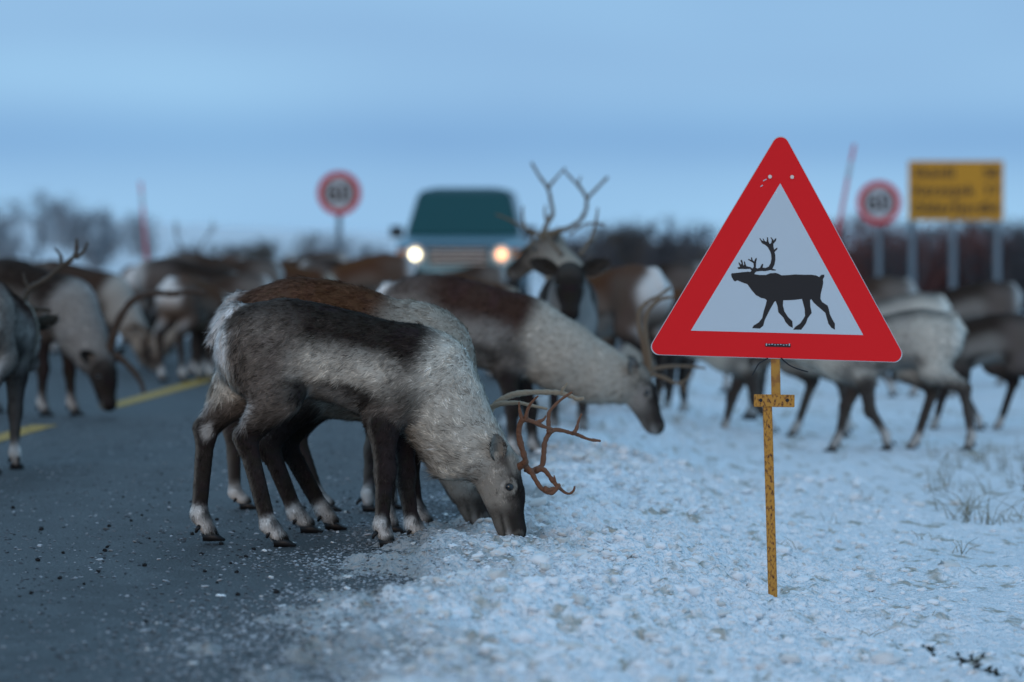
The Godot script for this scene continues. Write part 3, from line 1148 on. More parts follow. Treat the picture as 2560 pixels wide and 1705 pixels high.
func reindeer(s: Dictionary) -> Node3D:
	var pose: Dictionary = s.pose
	var c: Dictionary = s.coat
	var d: float = s.d
	var x: float = s.x
	var sc: float = s.get("scale", 1.0)
	var lift: float = s.get("lift", 0.0)
	var root := thing("reindeer", s.label, "reindeer", Vector3(x, land(x, d) + maxf(snow_offset(x, d).x - 0.02, 0.0) + lift, -d), deg_to_rad(s.yaw), "reindeer herd on and beside the road")
	root.scale = Vector3(sc, sc, sc)
	make_bones(pose)
	var cell: float = s.cell
	var key := "%s %.4f" % [pose.id, cell]
	if not surfaces.has(key):
		surfaces[key] = body_surface(cell)
	var surf: Dictionary = surfaces[key]
	var col := colours(surf, c, pose)
	part("body", array_mesh(surf.v, surf.n, col, surf.t), fur_mat, root)
	if s.has("fur"):
		var f := part("fur", fur_mesh(surf, col, pose, s.fur, s.hair, s.get("longer", 1.0)), fur_mat, root)
		f.set_meta("kind", "stuff")
	var legs: Array = pose.legs
	for i in 4:
		var l: Array = legs[i]
		var z := 0.085 if i % 2 == 0 else -0.085
		var toe: Vector2 = l[4]
		var pitch := 0.0
		if toe.y > 0.04:
			pitch = -0.7
		part("hoof", hoof_shape, hoof_mat, root, Vector3(toe.x - 0.005, maxf(toe.y - 0.018, 0.0), z), Vector3(0, 0, pitch))
	var fr := head_frame(pose)
	var hb: Vector3 = pose.head[0]
	var ln: float = (pose.head[1] - hb).length()
	for sd in [-1.0, 1.0]:
		var e := part("ear", ear_mesh(c), fur_mat, root)
		var dir: Vector3 = (fr.z * sd * s.get("ear_out", 1.0) - fr.x * s.get("ear_back", 0.35) + fr.y * s.get("ear_up", 0.15)).normalized()
		var cup: Vector3 = (fr.y * 0.8 + fr.x * 0.5 + fr.z * sd * s.get("ear_turn", 0.4))
		cup = (cup - dir * cup.dot(dir)).normalized()
		e.transform = Transform3D(Basis(dir, cup, dir.cross(cup)), hb - fr.x * 0.035 + fr.y * 0.022 + fr.z * sd * s.get("ear_gap", 0.072))
		e.scale = Vector3.ONE * s.get("ear_size", 1.2)
		var ball := SphereMesh.new()
		ball.radius = 0.0185
		ball.height = 0.037
		ball.radial_segments = 16
		ball.rings = 10
		part("eye", ball, eye_mat, root, hb + fr.x * ln * 0.30 + fr.y * 0.030 + fr.z * sd * 0.0665)
	var am := mat(s.get("antler_colour", Color(0.10, 0.06, 0.035)), 0.65)
	am.heightmap_enabled = true
	am.heightmap_texture = antler_relief
	am.heightmap_scale = 0.5
	am.uv1_triplanar = true
	am.uv1_scale = Vector3(6, 6, 6)
	if s.has("antlers"):
		var own := root.transform.affine_inverse()
		for strands in s.antlers:
			part("antler", antler_mesh(strands, own, d, s.get("thick", 1.0) / sc), am, root)
	elif s.get("horned", 1.0) > 0.0:
		for sd in [-1.0, 1.0]:
			var o := part("antler", own_antler(sd, s.get("horned", 1.0)), am, root)
			o.transform = Transform3D(fr, hb - fr.x * 0.01 + fr.y * 0.06 + fr.z * sd * 0.035)
	return root

var antler_relief: NoiseTexture2D

func v2(a: Array) -> Array:
	var out := []
	for i in range(0, a.size(), 2):
		out.append(Vector2(a[i], a[i + 1]))
	return out

func build_herd() -> void:
	fur_mat = mat(Color(1, 1, 1), 0.95, 0.0, true)
	fur_mat.metallic_specular = 0.15
	hoof_mat = mat(Color(0.012, 0.011, 0.011), 0.5)
	eye_mat = mat(Color(0.006, 0.005, 0.005), 0.08)
	eye_mat.metallic_specular = 0.6
	hoof_shape = hoof_mesh()
	antler_relief = height_tex(256, 0.04, 3, 11)

	var grey_coat := {"back": Color(0.030, 0.024, 0.021), "side": Color(0.50, 0.47, 0.41), "haunch": Color(0.150, 0.128, 0.110), "stripe": Color(0.020, 0.017, 0.016), "belly": Color(0.26, 0.25, 0.23), "rump": Color(0.88, 0.88, 0.86), "neck": Color(0.54, 0.51, 0.445), "face": Color(0.095, 0.080, 0.068), "cheek": Color(0.30, 0.27, 0.23), "muzzle": Color(0.034, 0.028, 0.025), "leg": Color(0.026, 0.0215, 0.020), "foot": Color(0.64, 0.64, 0.62), "saddle": 0.54, "throat": 0.5}
	var brown_coat := grey_coat.duplicate()
	brown_coat.merge({"rump": Color(0.62, 0.61, 0.59), "back": Color(0.085, 0.040, 0.023), "side": Color(0.17, 0.13, 0.105), "haunch": Color(0.10, 0.07, 0.055), "neck": Color(0.33, 0.295, 0.245), "saddle": 0.42}, true)
	var hump_coat := brown_coat.duplicate()
	hump_coat.merge({"neck_x": 0.09, "belly": Color(0.45, 0.43, 0.38), "stripe": Color(0.16, 0.13, 0.11), "cheek": Color(0.36, 0.34, 0.30), "face": Color(0.16, 0.14, 0.12), "throat": 0.3}, true)
	var mixed_coat := grey_coat.duplicate()
	mixed_coat.merge({"back": Color(0.055, 0.031, 0.024), "side": Color(0.25, 0.235, 0.215), "haunch": Color(0.20, 0.18, 0.16), "neck": Color(0.43, 0.39, 0.33), "face": Color(0.05, 0.04, 0.034), "cheek": Color(0.26, 0.235, 0.21), "saddle": 0.55, "throat": 0.0}, true)
	var pale_coat := grey_coat.duplicate()
	pale_coat.merge({"back": Color(0.06, 0.052, 0.045), "side": Color(0.36, 0.335, 0.295), "haunch": Color(0.50, 0.47, 0.41), "neck": Color(0.45, 0.42, 0.36), "rump": Color(0.72, 0.68, 0.60), "stripe": Color(0.10, 0.09, 0.08), "leg": Color(0.045, 0.038, 0.034), "saddle": 0.85}, true)
	var dark_coat := grey_coat.duplicate()
	dark_coat.merge({"rump": Color(0.42, 0.41, 0.39), "back": Color(0.030, 0.022, 0.018), "side": Color(0.20, 0.18, 0.16), "haunch": Color(0.11, 0.09, 0.08), "neck": Color(0.25, 0.24, 0.225), "face": Color(0.030, 0.025, 0.022), "cheek": Color(0.045, 0.04, 0.036), "saddle": 0.5}, true)
	var dusk_coat := brown_coat.duplicate()
	dusk_coat.merge({"rump": Color(0.42, 0.41, 0.39), "back": Color(0.05, 0.032, 0.024), "side": Color(0.22, 0.20, 0.18), "haunch": Color(0.15, 0.13, 0.115), "neck": Color(0.34, 0.325, 0.295)}, true)

	var stand := [v2([-0.25, 0.75, -0.13, 0.57, -0.30, 0.42, -0.26, 0.09, -0.205, 0.02]), v2([-0.25, 0.75, -0.19, 0.57, -0.37, 0.42, -0.34, 0.09, -0.285, 0.02]), v2([0.32, 0.68, 0.255, 0.48, 0.265, 0.29, 0.255, 0.085, 0.30, 0.018]), v2([0.32, 0.68, 0.31, 0.48, 0.325, 0.28, 0.345, 0.085, 0.395, 0.018])]
	var stride := [v2([-0.25, 0.75, -0.06, 0.56, -0.22, 0.42, -0.11, 0.09, -0.055, 0.02]), v2([-0.25, 0.75, -0.20, 0.56, -0.41, 0.43, -0.46, 0.11, -0.42, 0.03]), v2([0.32, 0.68, 0.29, 0.48, 0.37, 0.30, 0.42, 0.09, 0.47, 0.02]), v2([0.32, 0.68, 0.25, 0.48, 0.22, 0.29, 0.11, 0.12, 0.115, 0.035])]

	# the nearest one, in the lens's sharp plane
	var pose_a := {"id": "grazing by the snow", "gland": Vector3(-0.445, 0.444, -0.045), "legs": [
		v2([-0.235, 0.765, -0.165, 0.59, -0.285, 0.425, -0.197, 0.085, -0.137, 0.02]),
		v2([-0.25, 0.75, -0.335, 0.60, -0.452, 0.45, -0.480, 0.118, -0.425, 0.03]),
		v2([0.3125, 0.67, 0.250, 0.485, 0.254, 0.29, 0.243, 0.085, 0.275, 0.017]),
		v2([0.33, 0.67, 0.318, 0.485, 0.326, 0.275, 0.358, 0.080, 0.408, 0.02])],
		"neck": [[Vector3(0.42, 0.65, 0), 0.165], [Vector3(0.50, 0.515, 0), 0.150], [Vector3(0.595, 0.39, 0), 0.118]],
		"mane": [[Vector3(0.43, 0.50, 0), 0.10, Vector3(0.50, 0.34, 0), 0.085]],
		"head": [Vector3(0.690, 0.300, 0), Vector3(0.757, 0.048, 0)]}
	var ax := at(800.0, 1366.0, 17.19).x
	var o1 := func(raw: Array) -> Array: return pt(raw, 1200.0, 940.0, 4.9)
	var far_a := [
		[o1.call([470, 1120, 520, 1085, 555, 1050, 540, 970, 498, 830, 476, 700, 492, 590, 535, 525]), 0.0125, 0.010, -0.03, -0.16],
		[o1.call([535, 525, 650, 560, 780, 620, 892, 652]), 0.011, 0.005, -0.16, -0.10],
		[o1.call([525, 540, 500, 480, 484, 400, 478, 318]), 0.008, 0.0035, -0.16, -0.18],
		[o1.call([560, 520, 580, 430, 615, 350, 655, 300, 712, 245]), 0.0085, 0.003, -0.16, -0.20],
		[o1.call([690, 570, 760, 545, 790, 520, 808, 488]), 0.007, 0.003, -0.13, -0.12],
		[o1.call([540, 1090, 600, 1140, 640, 1200, 690, 1290, 760, 1385, 868, 1438, 935, 1385, 972, 1330]), 0.011, 0.007, -0.03, -0.01],
		[o1.call([780, 1390, 850, 1400, 910, 1375]), 0.012, 0.008, -0.02, -0.01]]
	var near_a := [
		[o1.call([560, 1140, 620, 1170, 700, 1150, 765, 1085, 782, 960, 792, 830, 832, 730, 900, 665, 1000, 668, 1100, 695, 1200, 722, 1330, 775, 1475, 796]), 0.0125, 0.005, 0.05, 0.20],
		[o1.call([850, 700, 840, 600, 842, 490, 865, 420, 980, 300, 1128, 196]), 0.011, 0.004, 0.12, 0.16],
		[o1.call([1150, 705, 1185, 640, 1205, 560, 1246, 462]), 0.008, 0.003, 0.15, 0.17],
		[o1.call([690, 1150, 780, 1150, 845, 1220, 905, 1305, 965, 1365, 1040, 1428, 1100, 1442, 1148, 1405, 1160, 1355]), 0.011, 0.0035, 0.05, 0.03],
		[o1.call([938, 1340, 920, 1280, 908, 1222]), 0.007, 0.0025, 0.04, 0.04]]
	reindeer({"label": "grey-brown reindeer grazing in front of the others beside the road edge, reddish antlers", "pose": pose_a, "coat": grey_coat, "x": ax, "d": 17.19, "yaw": 0.0, "cell": 0.0072, "fur": 46000.0, "hair": 0.0019, "ear_out": 0.75, "ear_gap": 0.088, "ear_size": 1.15, "antlers": [far_a, near_a], "thick": 1.15, "antler_colour": Color(0.17, 0.075, 0.04), "ear_back": 0.85, "ear_up": 0.12, "ear_turn": 2.6})

	# the brown one right behind it
	var pose_b := {"id": "grazing behind", "legs": [
		v2([-0.235, 0.765, -0.11, 0.53, -0.225, 0.345, -0.118, 0.08, -0.058, 0.02]),
		v2([-0.25, 0.75, -0.06, 0.53, -0.165, 0.345, -0.02, 0.08, 0.03, 0.02]),
		v2([0.3125, 0.67, 0.25, 0.48, 0.25, 0.29, 0.235, 0.085, 0.27, 0.017]),
		v2([0.33, 0.67, 0.31, 0.48, 0.32, 0.275, 0.35, 0.08, 0.40, 0.02])],
		"spine": [[-0.285, 0.765, 0.145], [-0.22, 0.752, 0.205], [-0.115, 0.750, 0.235], [0.0, 0.718, 0.255], [0.125, 0.692, 0.245], [0.25, 0.66, 0.225], [0.33, 0.67, 0.215], [0.40, 0.67, 0.175]],
		"neck": [[Vector3(0.37, 0.70, 0), 0.18], [Vector3(0.45, 0.50, 0), 0.15], [Vector3(0.49, 0.34, 0), 0.115]],
		"head": [Vector3(0.525, 0.27, 0), Vector3(0.600, 0.055, 0)]}
	var bx := at(816.0, 1330.0, 18.0).x
	var pale_antlers := [[
		[o1.call([-60, 640, 20, 520, 130, 405, 250, 300, 400, 232, 600, 202, 850, 200, 1000, 212, 1130, 255, 1200, 284, 1268, 275]), 0.013, 0.006, 0.0, -0.05],
		[o1.call([1010, 205, 1015, 165, 1045, 125, 1076, 82]), 0.007, 0.003, -0.04, -0.05]],
		[[o1.call([-60, 640, 30, 500, 135, 395, 250, 342, 400, 330, 500, 332, 620, 360, 820, 402]), 0.012, 0.005, 0.0, -0.25]]]
	reindeer({"label": "brown-backed reindeer with pale neck and pale antlers, grazing half hidden behind the grey-brown one", "pose": pose_b, "coat": hump_coat, "x": bx, "d": 18.0, "yaw": 0.0, "scale": 1.045, "cell": 0.011, "fur": 26000.0, "hair": 0.0024, "antlers": pale_antlers, "thick": 1.3, "antler_colour": Color(0.30, 0.24, 0.17)})

	# one whose legs alone show between theirs
	var pose_n := {"id": "grazing third", "legs": [
		v2([-0.235, 0.765, -0.09, 0.53, -0.185, 0.36, -0.085, 0.075, -0.02, 0.02]),
		v2([-0.30, 0.75, -0.36, 0.56, -0.50, 0.38, -0.49, 0.08, -0.425, 0.02]),
		v2([0.3125, 0.67, 0.21, 0.48, 0.17, 0.29, 0.15, 0.085, 0.165, 0.017]),
		v2([0.33, 0.67, 0.26, 0.48, 0.25, 0.275, 0.25, 0.08, 0.27, 0.02])],
		"neck": pose_b.neck, "head": pose_b.head}
	reindeer({"label": "reindeer hidden behind the two nearest, only its dark legs showing between theirs", "pose": pose_n, "coat": grey_coat, "x": at(842.0, 1278.0, 19.4).x, "d": 19.4, "yaw": 0.0, "scale": 0.93, "cell": 0.014, "horned": 0.0})

	# the brown one with the pale neck, reaching down to the snow
	var pose_c := {"id": "reaching", "legs": [
		stand[0], stand[1],
		v2([0.32, 0.68, 0.30, 0.48, 0.325, 0.29, 0.33, 0.085, 0.38, 0.018]),
		v2([0.32, 0.68, 0.36, 0.48, 0.42, 0.28, 0.44, 0.085, 0.49, 0.018])],
		"spine": [[-0.285, 0.79, 0.135], [-0.22, 0.80, 0.183], [-0.115, 0.795, 0.200], [0.0, 0.775, 0.205], [0.125, 0.74, 0.21], [0.25, 0.70, 0.21], [0.36, 0.68, 0.205], [0.43, 0.66, 0.19]],
		"neck": [[Vector3(0.42, 0.66, 0), 0.195], [Vector3(0.60, 0.56, 0), 0.185], [Vector3(0.78, 0.47, 0), 0.155], [Vector3(0.93, 0.43, 0), 0.115]],
		"head": [Vector3(0.985, 0.43, 0), Vector3(1.105, 0.175, 0)]}
	var o2 := func(raw: Array) -> Array: return pt(raw, 1150.0, 380.0, 2.037)
	var c_antlers := [[
		[o2.call([955, 1150, 950, 1060, 930, 960, 912, 880, 915, 810, 960, 760, 1010, 735, 1070, 690]), 0.016, 0.006, 0.0, 0.10],
		[o2.call([965, 1110, 1020, 1098, 1090, 1090, 1170, 1092, 1250, 1102]), 0.011, 0.004, 0.0, 0.05]],
		[[o2.call([965, 1150, 965, 1060, 950, 960, 945, 870, 965, 800, 1020, 750, 1090, 738]), 0.016, 0.006, 0.0, -0.08],
		[o2.call([975, 1130, 1040, 1150, 1090, 1175, 1140, 1190, 1140, 1225]), 0.010, 0.004, 0.0, -0.03],
		[o2.call([1110, 1180, 1150, 1160, 1180, 1120]), 0.008, 0.003, -0.02, -0.03]]]
	reindeer({"label": "reindeer with rusty brown back and long cream neck, muzzle down at the snow", "pose": pose_c, "coat": mixed_coat, "x": at(1130.0, 1150.0, 23.8).x, "d": 23.8, "yaw": 0.0, "cell": 0.014, "fur": 12000.0, "hair": 0.0035, "antlers": c_antlers, "thick": 1.3, "antler_colour": Color(0.16, 0.11, 0.07), "ear_back": 0.8, "ear_turn": 1.5})

	# the one with the tall antlers, looking left over the backs
	var pose_e := {"id": "looking left", "legs": stand,
		"neck": [[Vector3(0.42, 0.74, 0), 0.165], [Vector3(0.55, 0.90, -0.02), 0.13], [Vector3(0.63, 1.0, -0.04), 0.105]],
		"head": [Vector3(0.66, 1.09, -0.05), Vector3(0.815, 0.90, -0.245)], "forehead": Vector3(0.4, 0.9, -0.5)}
	var e_antlers := [[
		[o2.call([425, 450, 428, 400, 452, 350, 472, 312, 462, 245, 446, 182, 405, 125, 364, 55]), 0.018, 0.007, 0.0, 0.1],
		[o2.call([446, 185, 490, 132, 536, 80]), 0.011, 0.005, 0.05, 0.1],
		[o2.call([444, 352, 432, 310, 436, 270]), 0.010, 0.004, 0.03, 0.03],
		[o2.call([420, 420, 370, 408, 300, 370, 240, 340, 185, 318]), 0.013, 0.005, 0.0, 0.05],
		[o2.call([335, 388, 320, 340, 320, 275]), 0.010, 0.004, 0.02, 0.03],
		[o2.call([372, 420, 366, 460, 330, 490, 270, 525]), 0.011, 0.005, 0.0, 0.02]],
		[[o2.call([440, 425, 500, 402, 560, 384, 612, 348, 642, 292, 648, 240, 690, 192, 752, 128]), 0.017, 0.007, 0.0, -0.12],
		[o2.call([648, 242, 618, 190, 572, 140, 524, 88]), 0.012, 0.005, -0.08, -0.12],
		[o2.call([604, 165, 606, 145, 616, 125]), 0.007, 0.004, -0.1, -0.11]]]
	reindeer({"label": "tall-antlered reindeer with white rump turned to us, head raised and looking left", "pose": pose_e, "coat": brown_coat, "x": at(1552.0, 900.0, 29.6).x, "d": 29.6, "yaw": 128.5, "scale": 1.05, "cell": 0.018, "antlers": e_antlers, "thick": 1.3, "antler_colour": Color(0.13, 0.10, 0.065)})

	# dark face looking at the camera
	var pose_front := {"id": "facing", "legs": stand,
		"neck": [[Vector3(0.42, 0.72, 0), 0.165], [Vector3(0.58, 0.82, 0), 0.135], [Vector3(0.69, 0.89, 0), 0.105]],
		"head": [Vector3(0.74, 0.93, 0), Vector3(0.88, 0.72, 0)], "forehead": Vector3(0.8, 0.6, 0)}
	var d2_antlers := [[
		[o2.call([610, 525, 650, 470, 680, 400, 696, 330, 702, 285]), 0.014, 0.005, 0.0, 0.1],
		[o2.call([660, 455, 690, 440, 700, 400]), 0.009, 0.004, 0.0, 0.1]],
		[[o2.call([520, 525, 480, 480, 452, 440, 440, 405]), 0.014, 0.006, 0.0, 0.1],
		[o2.call([560, 420, 620, 375, 690, 360, 740, 372]), 0.008, 0.004, 0.1, 0.1]]]
	reindeer({"label": "dark-faced reindeer with black ears looking straight at us over the cream neck", "pose": pose_front, "coat": dark_coat, "x": at(1425.0, 690.0, 26.4).x, "d": 27.3, "yaw": -90.0, "cell": 0.018, "antlers": d2_antlers, "thick": 1.3, "antler_colour": Color(0.14, 0.11, 0.08), "ear_up": 0.3, "ear_back": 0.25, "ear_size": 1.5, "scale": 1.04})

	# left group
	var pose_g := {"id": "leaving", "legs": stand,
		"neck": [[Vector3(0.42, 0.70, 0), 0.165], [Vector3(0.60, 0.70, 0), 0.135], [Vector3(0.75, 0.68, 0), 0.105]],
		"head": [Vector3(0.82, 0.66, 0), Vector3(0.98, 0.50, 0)], "forehead": Vector3(0.5, 0.8, 0)}
	var o3 := func(raw: Array) -> Array: return pt(raw, 0.0, 400.0, 1.96)
	var g_antlers := [[
		[o3.call([100, 800, 112, 740, 122, 690, 132, 650, 160, 620, 230, 580, 300, 522, 358, 480, 375, 440, 376, 388]), 0.017, 0.007, 0.7, 0.7],
		[o3.call([368, 480, 408, 450, 430, 405]), 0.011, 0.005, 0.7, 0.7],
		[o3.call([148, 630, 126, 600, 114, 555]), 0.010, 0.004, 0.7, 0.7],
		[o3.call([300, 520, 298, 470, 268, 432]), 0.010, 0.004, 0.7, 0.72],
		[o3.call([112, 748, 170, 730, 248, 738]), 0.013, 0.007, 0.7, 0.65]]]
	reindeer({"label": "reindeer seen from behind at the left edge of the picture, white foot on the road", "pose": pose_g, "coat": mixed_coat, "x": at(-35.0, 1190.0, 22.6).x, "d": 22.6, "yaw": 84.0, "scale": 1.05, "cell": 0.016, "fur": 9000.0, "hair": 0.0035, "antlers": g_antlers, "thick": 1.5, "antler_colour": Color(0.06, 0.045, 0.032)})

	var pose_graze := {"id": "grazing", "legs": stand, "neck": [[Vector3(0.42, 0.655, 0), 0.172], [Vector3(0.52, 0.50, 0), 0.150], [Vector3(0.61, 0.38, 0), 0.115]],
		"head": [Vector3(0.675, 0.31, 0), Vector3(0.735, 0.072, 0)]}
	var h_antlers := [[
		[o3.call([505, 1000, 530, 940, 548, 890, 562, 830, 600, 752, 655, 685, 740, 652, 850, 656, 930, 642, 1005, 652]), 0.018, 0.007, -0.45, -0.6],
		[o3.call([548, 945, 600, 980, 650, 1030, 690, 1090, 704, 1138]), 0.012, 0.006, -0.45, -0.5]],
		[[o3.call([490, 960, 498, 890, 505, 820, 500, 750]), 0.016, 0.006, -0.35, -0.3]]]
	reindeer({"label": "grazing reindeer with one long antler arching over the yellow line, dark head", "pose": pose_graze, "coat": dark_coat, "x": at(130.0, 1040.0, 29.7).x - 0.24, "d": 30.0, "yaw": -38.0, "scale": 1.1, "cell": 0.018, "fur": 6000.0, "hair": 0.005, "antlers": h_antlers, "thick": 2.3, "antler_colour": Color(0.055, 0.035, 0.024)})
	reindeer({"label": "grazing reindeer with grey shoulder in the second row at the left, dark muzzle down", "pose": pose_graze, "coat": dusk_coat, "x": at(365.0, 900.0, 40.0).x - 0.72, "d": 40.0, "yaw": -16.0, "scale": 1.04, "cell": 0.02, "horned": 0.0})

	# right group, behind the triangle
	var pose_walk := {"id": "walking", "legs": stride, "neck": [[Vector3(0.42, 0.70, 0), 0.165], [Vector3(0.60, 0.72, 0), 0.135], [Vector3(0.75, 0.74, 0), 0.105]],
		"head": [Vector3(0.82, 0.75, 0), Vector3(0.99, 0.60, 0)], "forehead": Vector3(0.5, 0.8, 0)}
	reindeer({"label": "pale reindeer walking left behind the right corner of the warning triangle, rump towards the right", "pose": pose_walk, "coat": pale_coat, "x": at(2255.0, 1112.0, 28.0).x, "d": 28.0, "yaw": 180.0, "scale": 0.95, "cell": 0.018, "fur": 6000.0, "hair": 0.005, "horned": 0.7})
	reindeer({"label": "reindeer whose legs show under the middle of the warning triangle, walking left", "pose": pose_walk, "coat": pale_coat, "x": at(1960.0, 1080.0, 29.8).x, "d": 29.8, "yaw": 183.0, "scale": 0.93, "cell": 0.02, "horned": 0.0})
	reindeer({"label": "reindeer whose dark legs show under the left corner of the warning triangle", "pose": pose_graze, "coat": mixed_coat, "x": at(1790.0, 1050.0, 31.5).x, "d": 31.5, "yaw": 165.0, "scale": 0.98, "cell": 0.02, "horned": 0.5})
	reindeer({"label": "pale reindeer whose back shows above the walking one at the right", "pose": pose_walk, "coat": pale_coat, "x": at(2260.0, 900.0, 38.0).x, "d": 38.0, "yaw": 176.0, "scale": 0.95, "cell": 0.022, "horned": 0.0})
	reindeer({"label": "dark reindeer cut by the right edge of the picture, white rump outermost", "pose": pose_walk, "coat": dark_coat, "x": at(2475.0, 1000.0, 31.0).x, "d": 31.0, "yaw": 187.0, "scale": 0.88, "cell": 0.02, "horned": 0.0})

	# the far rows, out of focus
	var row := [
		[505.0, 47.0, 12.0, pose_graze, dusk_coat, "far reindeer at the left with a rusty back in front of the bushes"],
		[640.0, 52.0, 172.0, pose_graze, dark_coat, "far reindeer facing left, above the rump of the nearest one"],
		[600.0, 43.0, 200.0, pose_graze, dusk_coat, "far reindeer with pale shoulder just above the brown hump"],
		[845.0, 46.0, 6.0, pose_graze, dark_coat, "dark far reindeer under the left speed limit sign"],
		[1150.0, 38.0, 8.0, pose_graze, brown_coat, "brown far reindeer in front of the car between its headlights"],
		[445.0, 55.0, -75.0, pose_front, dusk_coat, "far reindeer with raised antlers near the left snow pole"],
		[330.0, 50.0, 100.0, pose_graze, brown_coat, "far reindeer showing a white rump at the left above the grey shoulder"],
		[1660.0, 44.0, 170.0, pose_walk, dark_coat, "far dark reindeer at the left flank of the warning triangle"],
		[1530.0, 50.0, 20.0, pose_graze, dusk_coat, "far reindeer behind the tall-antlered one"],
		[60.0, 46.0, 25.0, pose_graze, dark_coat, "far reindeer at the left edge behind the arching antler"],
		[575.0, 38.5, 176.0, pose_graze, dusk_coat, "reindeer on the road left of the nearest one's rump, facing left"],
		[470.0, 37.0, 65.0, pose_graze, brown_coat, "reindeer turned away on the road beyond the yellow line"],
		[455.0, 41.0, 14.0, pose_graze, dark_coat, "far dark reindeer between the second row and the brown hump"],
		[540.0, 56.0, 168.0, pose_graze, brown_coat, "far rusty reindeer facing left before the bushes"],
		[700.0, 44.0, 22.0, pose_graze, brown_coat, "far reindeer with brown back right above the brown hump"],
		[790.0, 55.0, 160.0, pose_graze, dusk_coat, "far reindeer right of the left sign's post"],
		[930.0, 46.0, 184.0, pose_graze, brown_coat, "brown far reindeer crossing left of the car's near wheel"],
		[1010.0, 50.0, 12.0, pose_graze, dark_coat, "dark far reindeer hiding the car's bumper"],
		[1185.0, 52.0, 190.0, pose_graze, dusk_coat, "far reindeer hiding the car below its right headlight"],
		[215.0, 52.0, 170.0, pose_graze, dark_coat, "far dark reindeer above the back of the second row"],
		[1690.0, 37.0, 186.0, pose_walk, brown_coat, "brown reindeer behind the left side of the warning triangle"],
		[2180.0, 43.0, 178.0, pose_walk, dusk_coat, "far greyish reindeer under the right speed sign"],
		[2440.0, 41.0, 182.0, pose_graze, dark_coat, "far dark reindeer under the yellow board"],
		[730.0, 57.0, 95.0, pose_graze, mixed_coat, "farthest reindeer left of the car, rump towards us"],
	]
	for r in row:
		var d: float = r[1]
		reindeer({"label": r[5], "pose": r[3], "coat": r[4], "x": at(r[0], 700.0, d).x, "d": d, "yaw": r[2], "scale": (rng.randf_range(1.02, 1.09) if d > 39.0 and not (d == 50.0 or d == 52.0) else 0.93), "cell": 0.024, "horned": 0.9 if r[3] == pose_front else rng.randf_range(0.4, 0.8)})

# ------------------------------------------------------------------ signs
func px_poly(raw: Array, ox: float, oy: float, s: float, c: Vector2, ppm: float) -> PackedVector2Array:
	var out := PackedVector2Array()
	for i in range(0, raw.size(), 2):
		out.append(Vector2((ox + raw[i] / s - c.x) / ppm, -(oy + raw[i + 1] / s - c.y) / ppm))
	return out

func rounded(corners: Array, r: float) -> PackedVector2Array:
	var out := PackedVector2Array()
	var n := corners.size()
	for i in n:
		var p: Vector2 = corners[i]
		var a: Vector2 = (corners[(i + n - 1) % n] - p).normalized()
		var b: Vector2 = (corners[(i + 1) % n] - p).normalized()
		var half := acos(clampf(a.dot(b), -1.0, 1.0)) / 2.0
		var centre := p + (a + b).normalized() * r / sin(half)
		var t0 := p + a * r / tan(half) - centre
		var t1 := p + b * r / tan(half) - centre
		for k in 9:
			out.append(centre + t0.slerp(t1, k / 8.0))
	return out

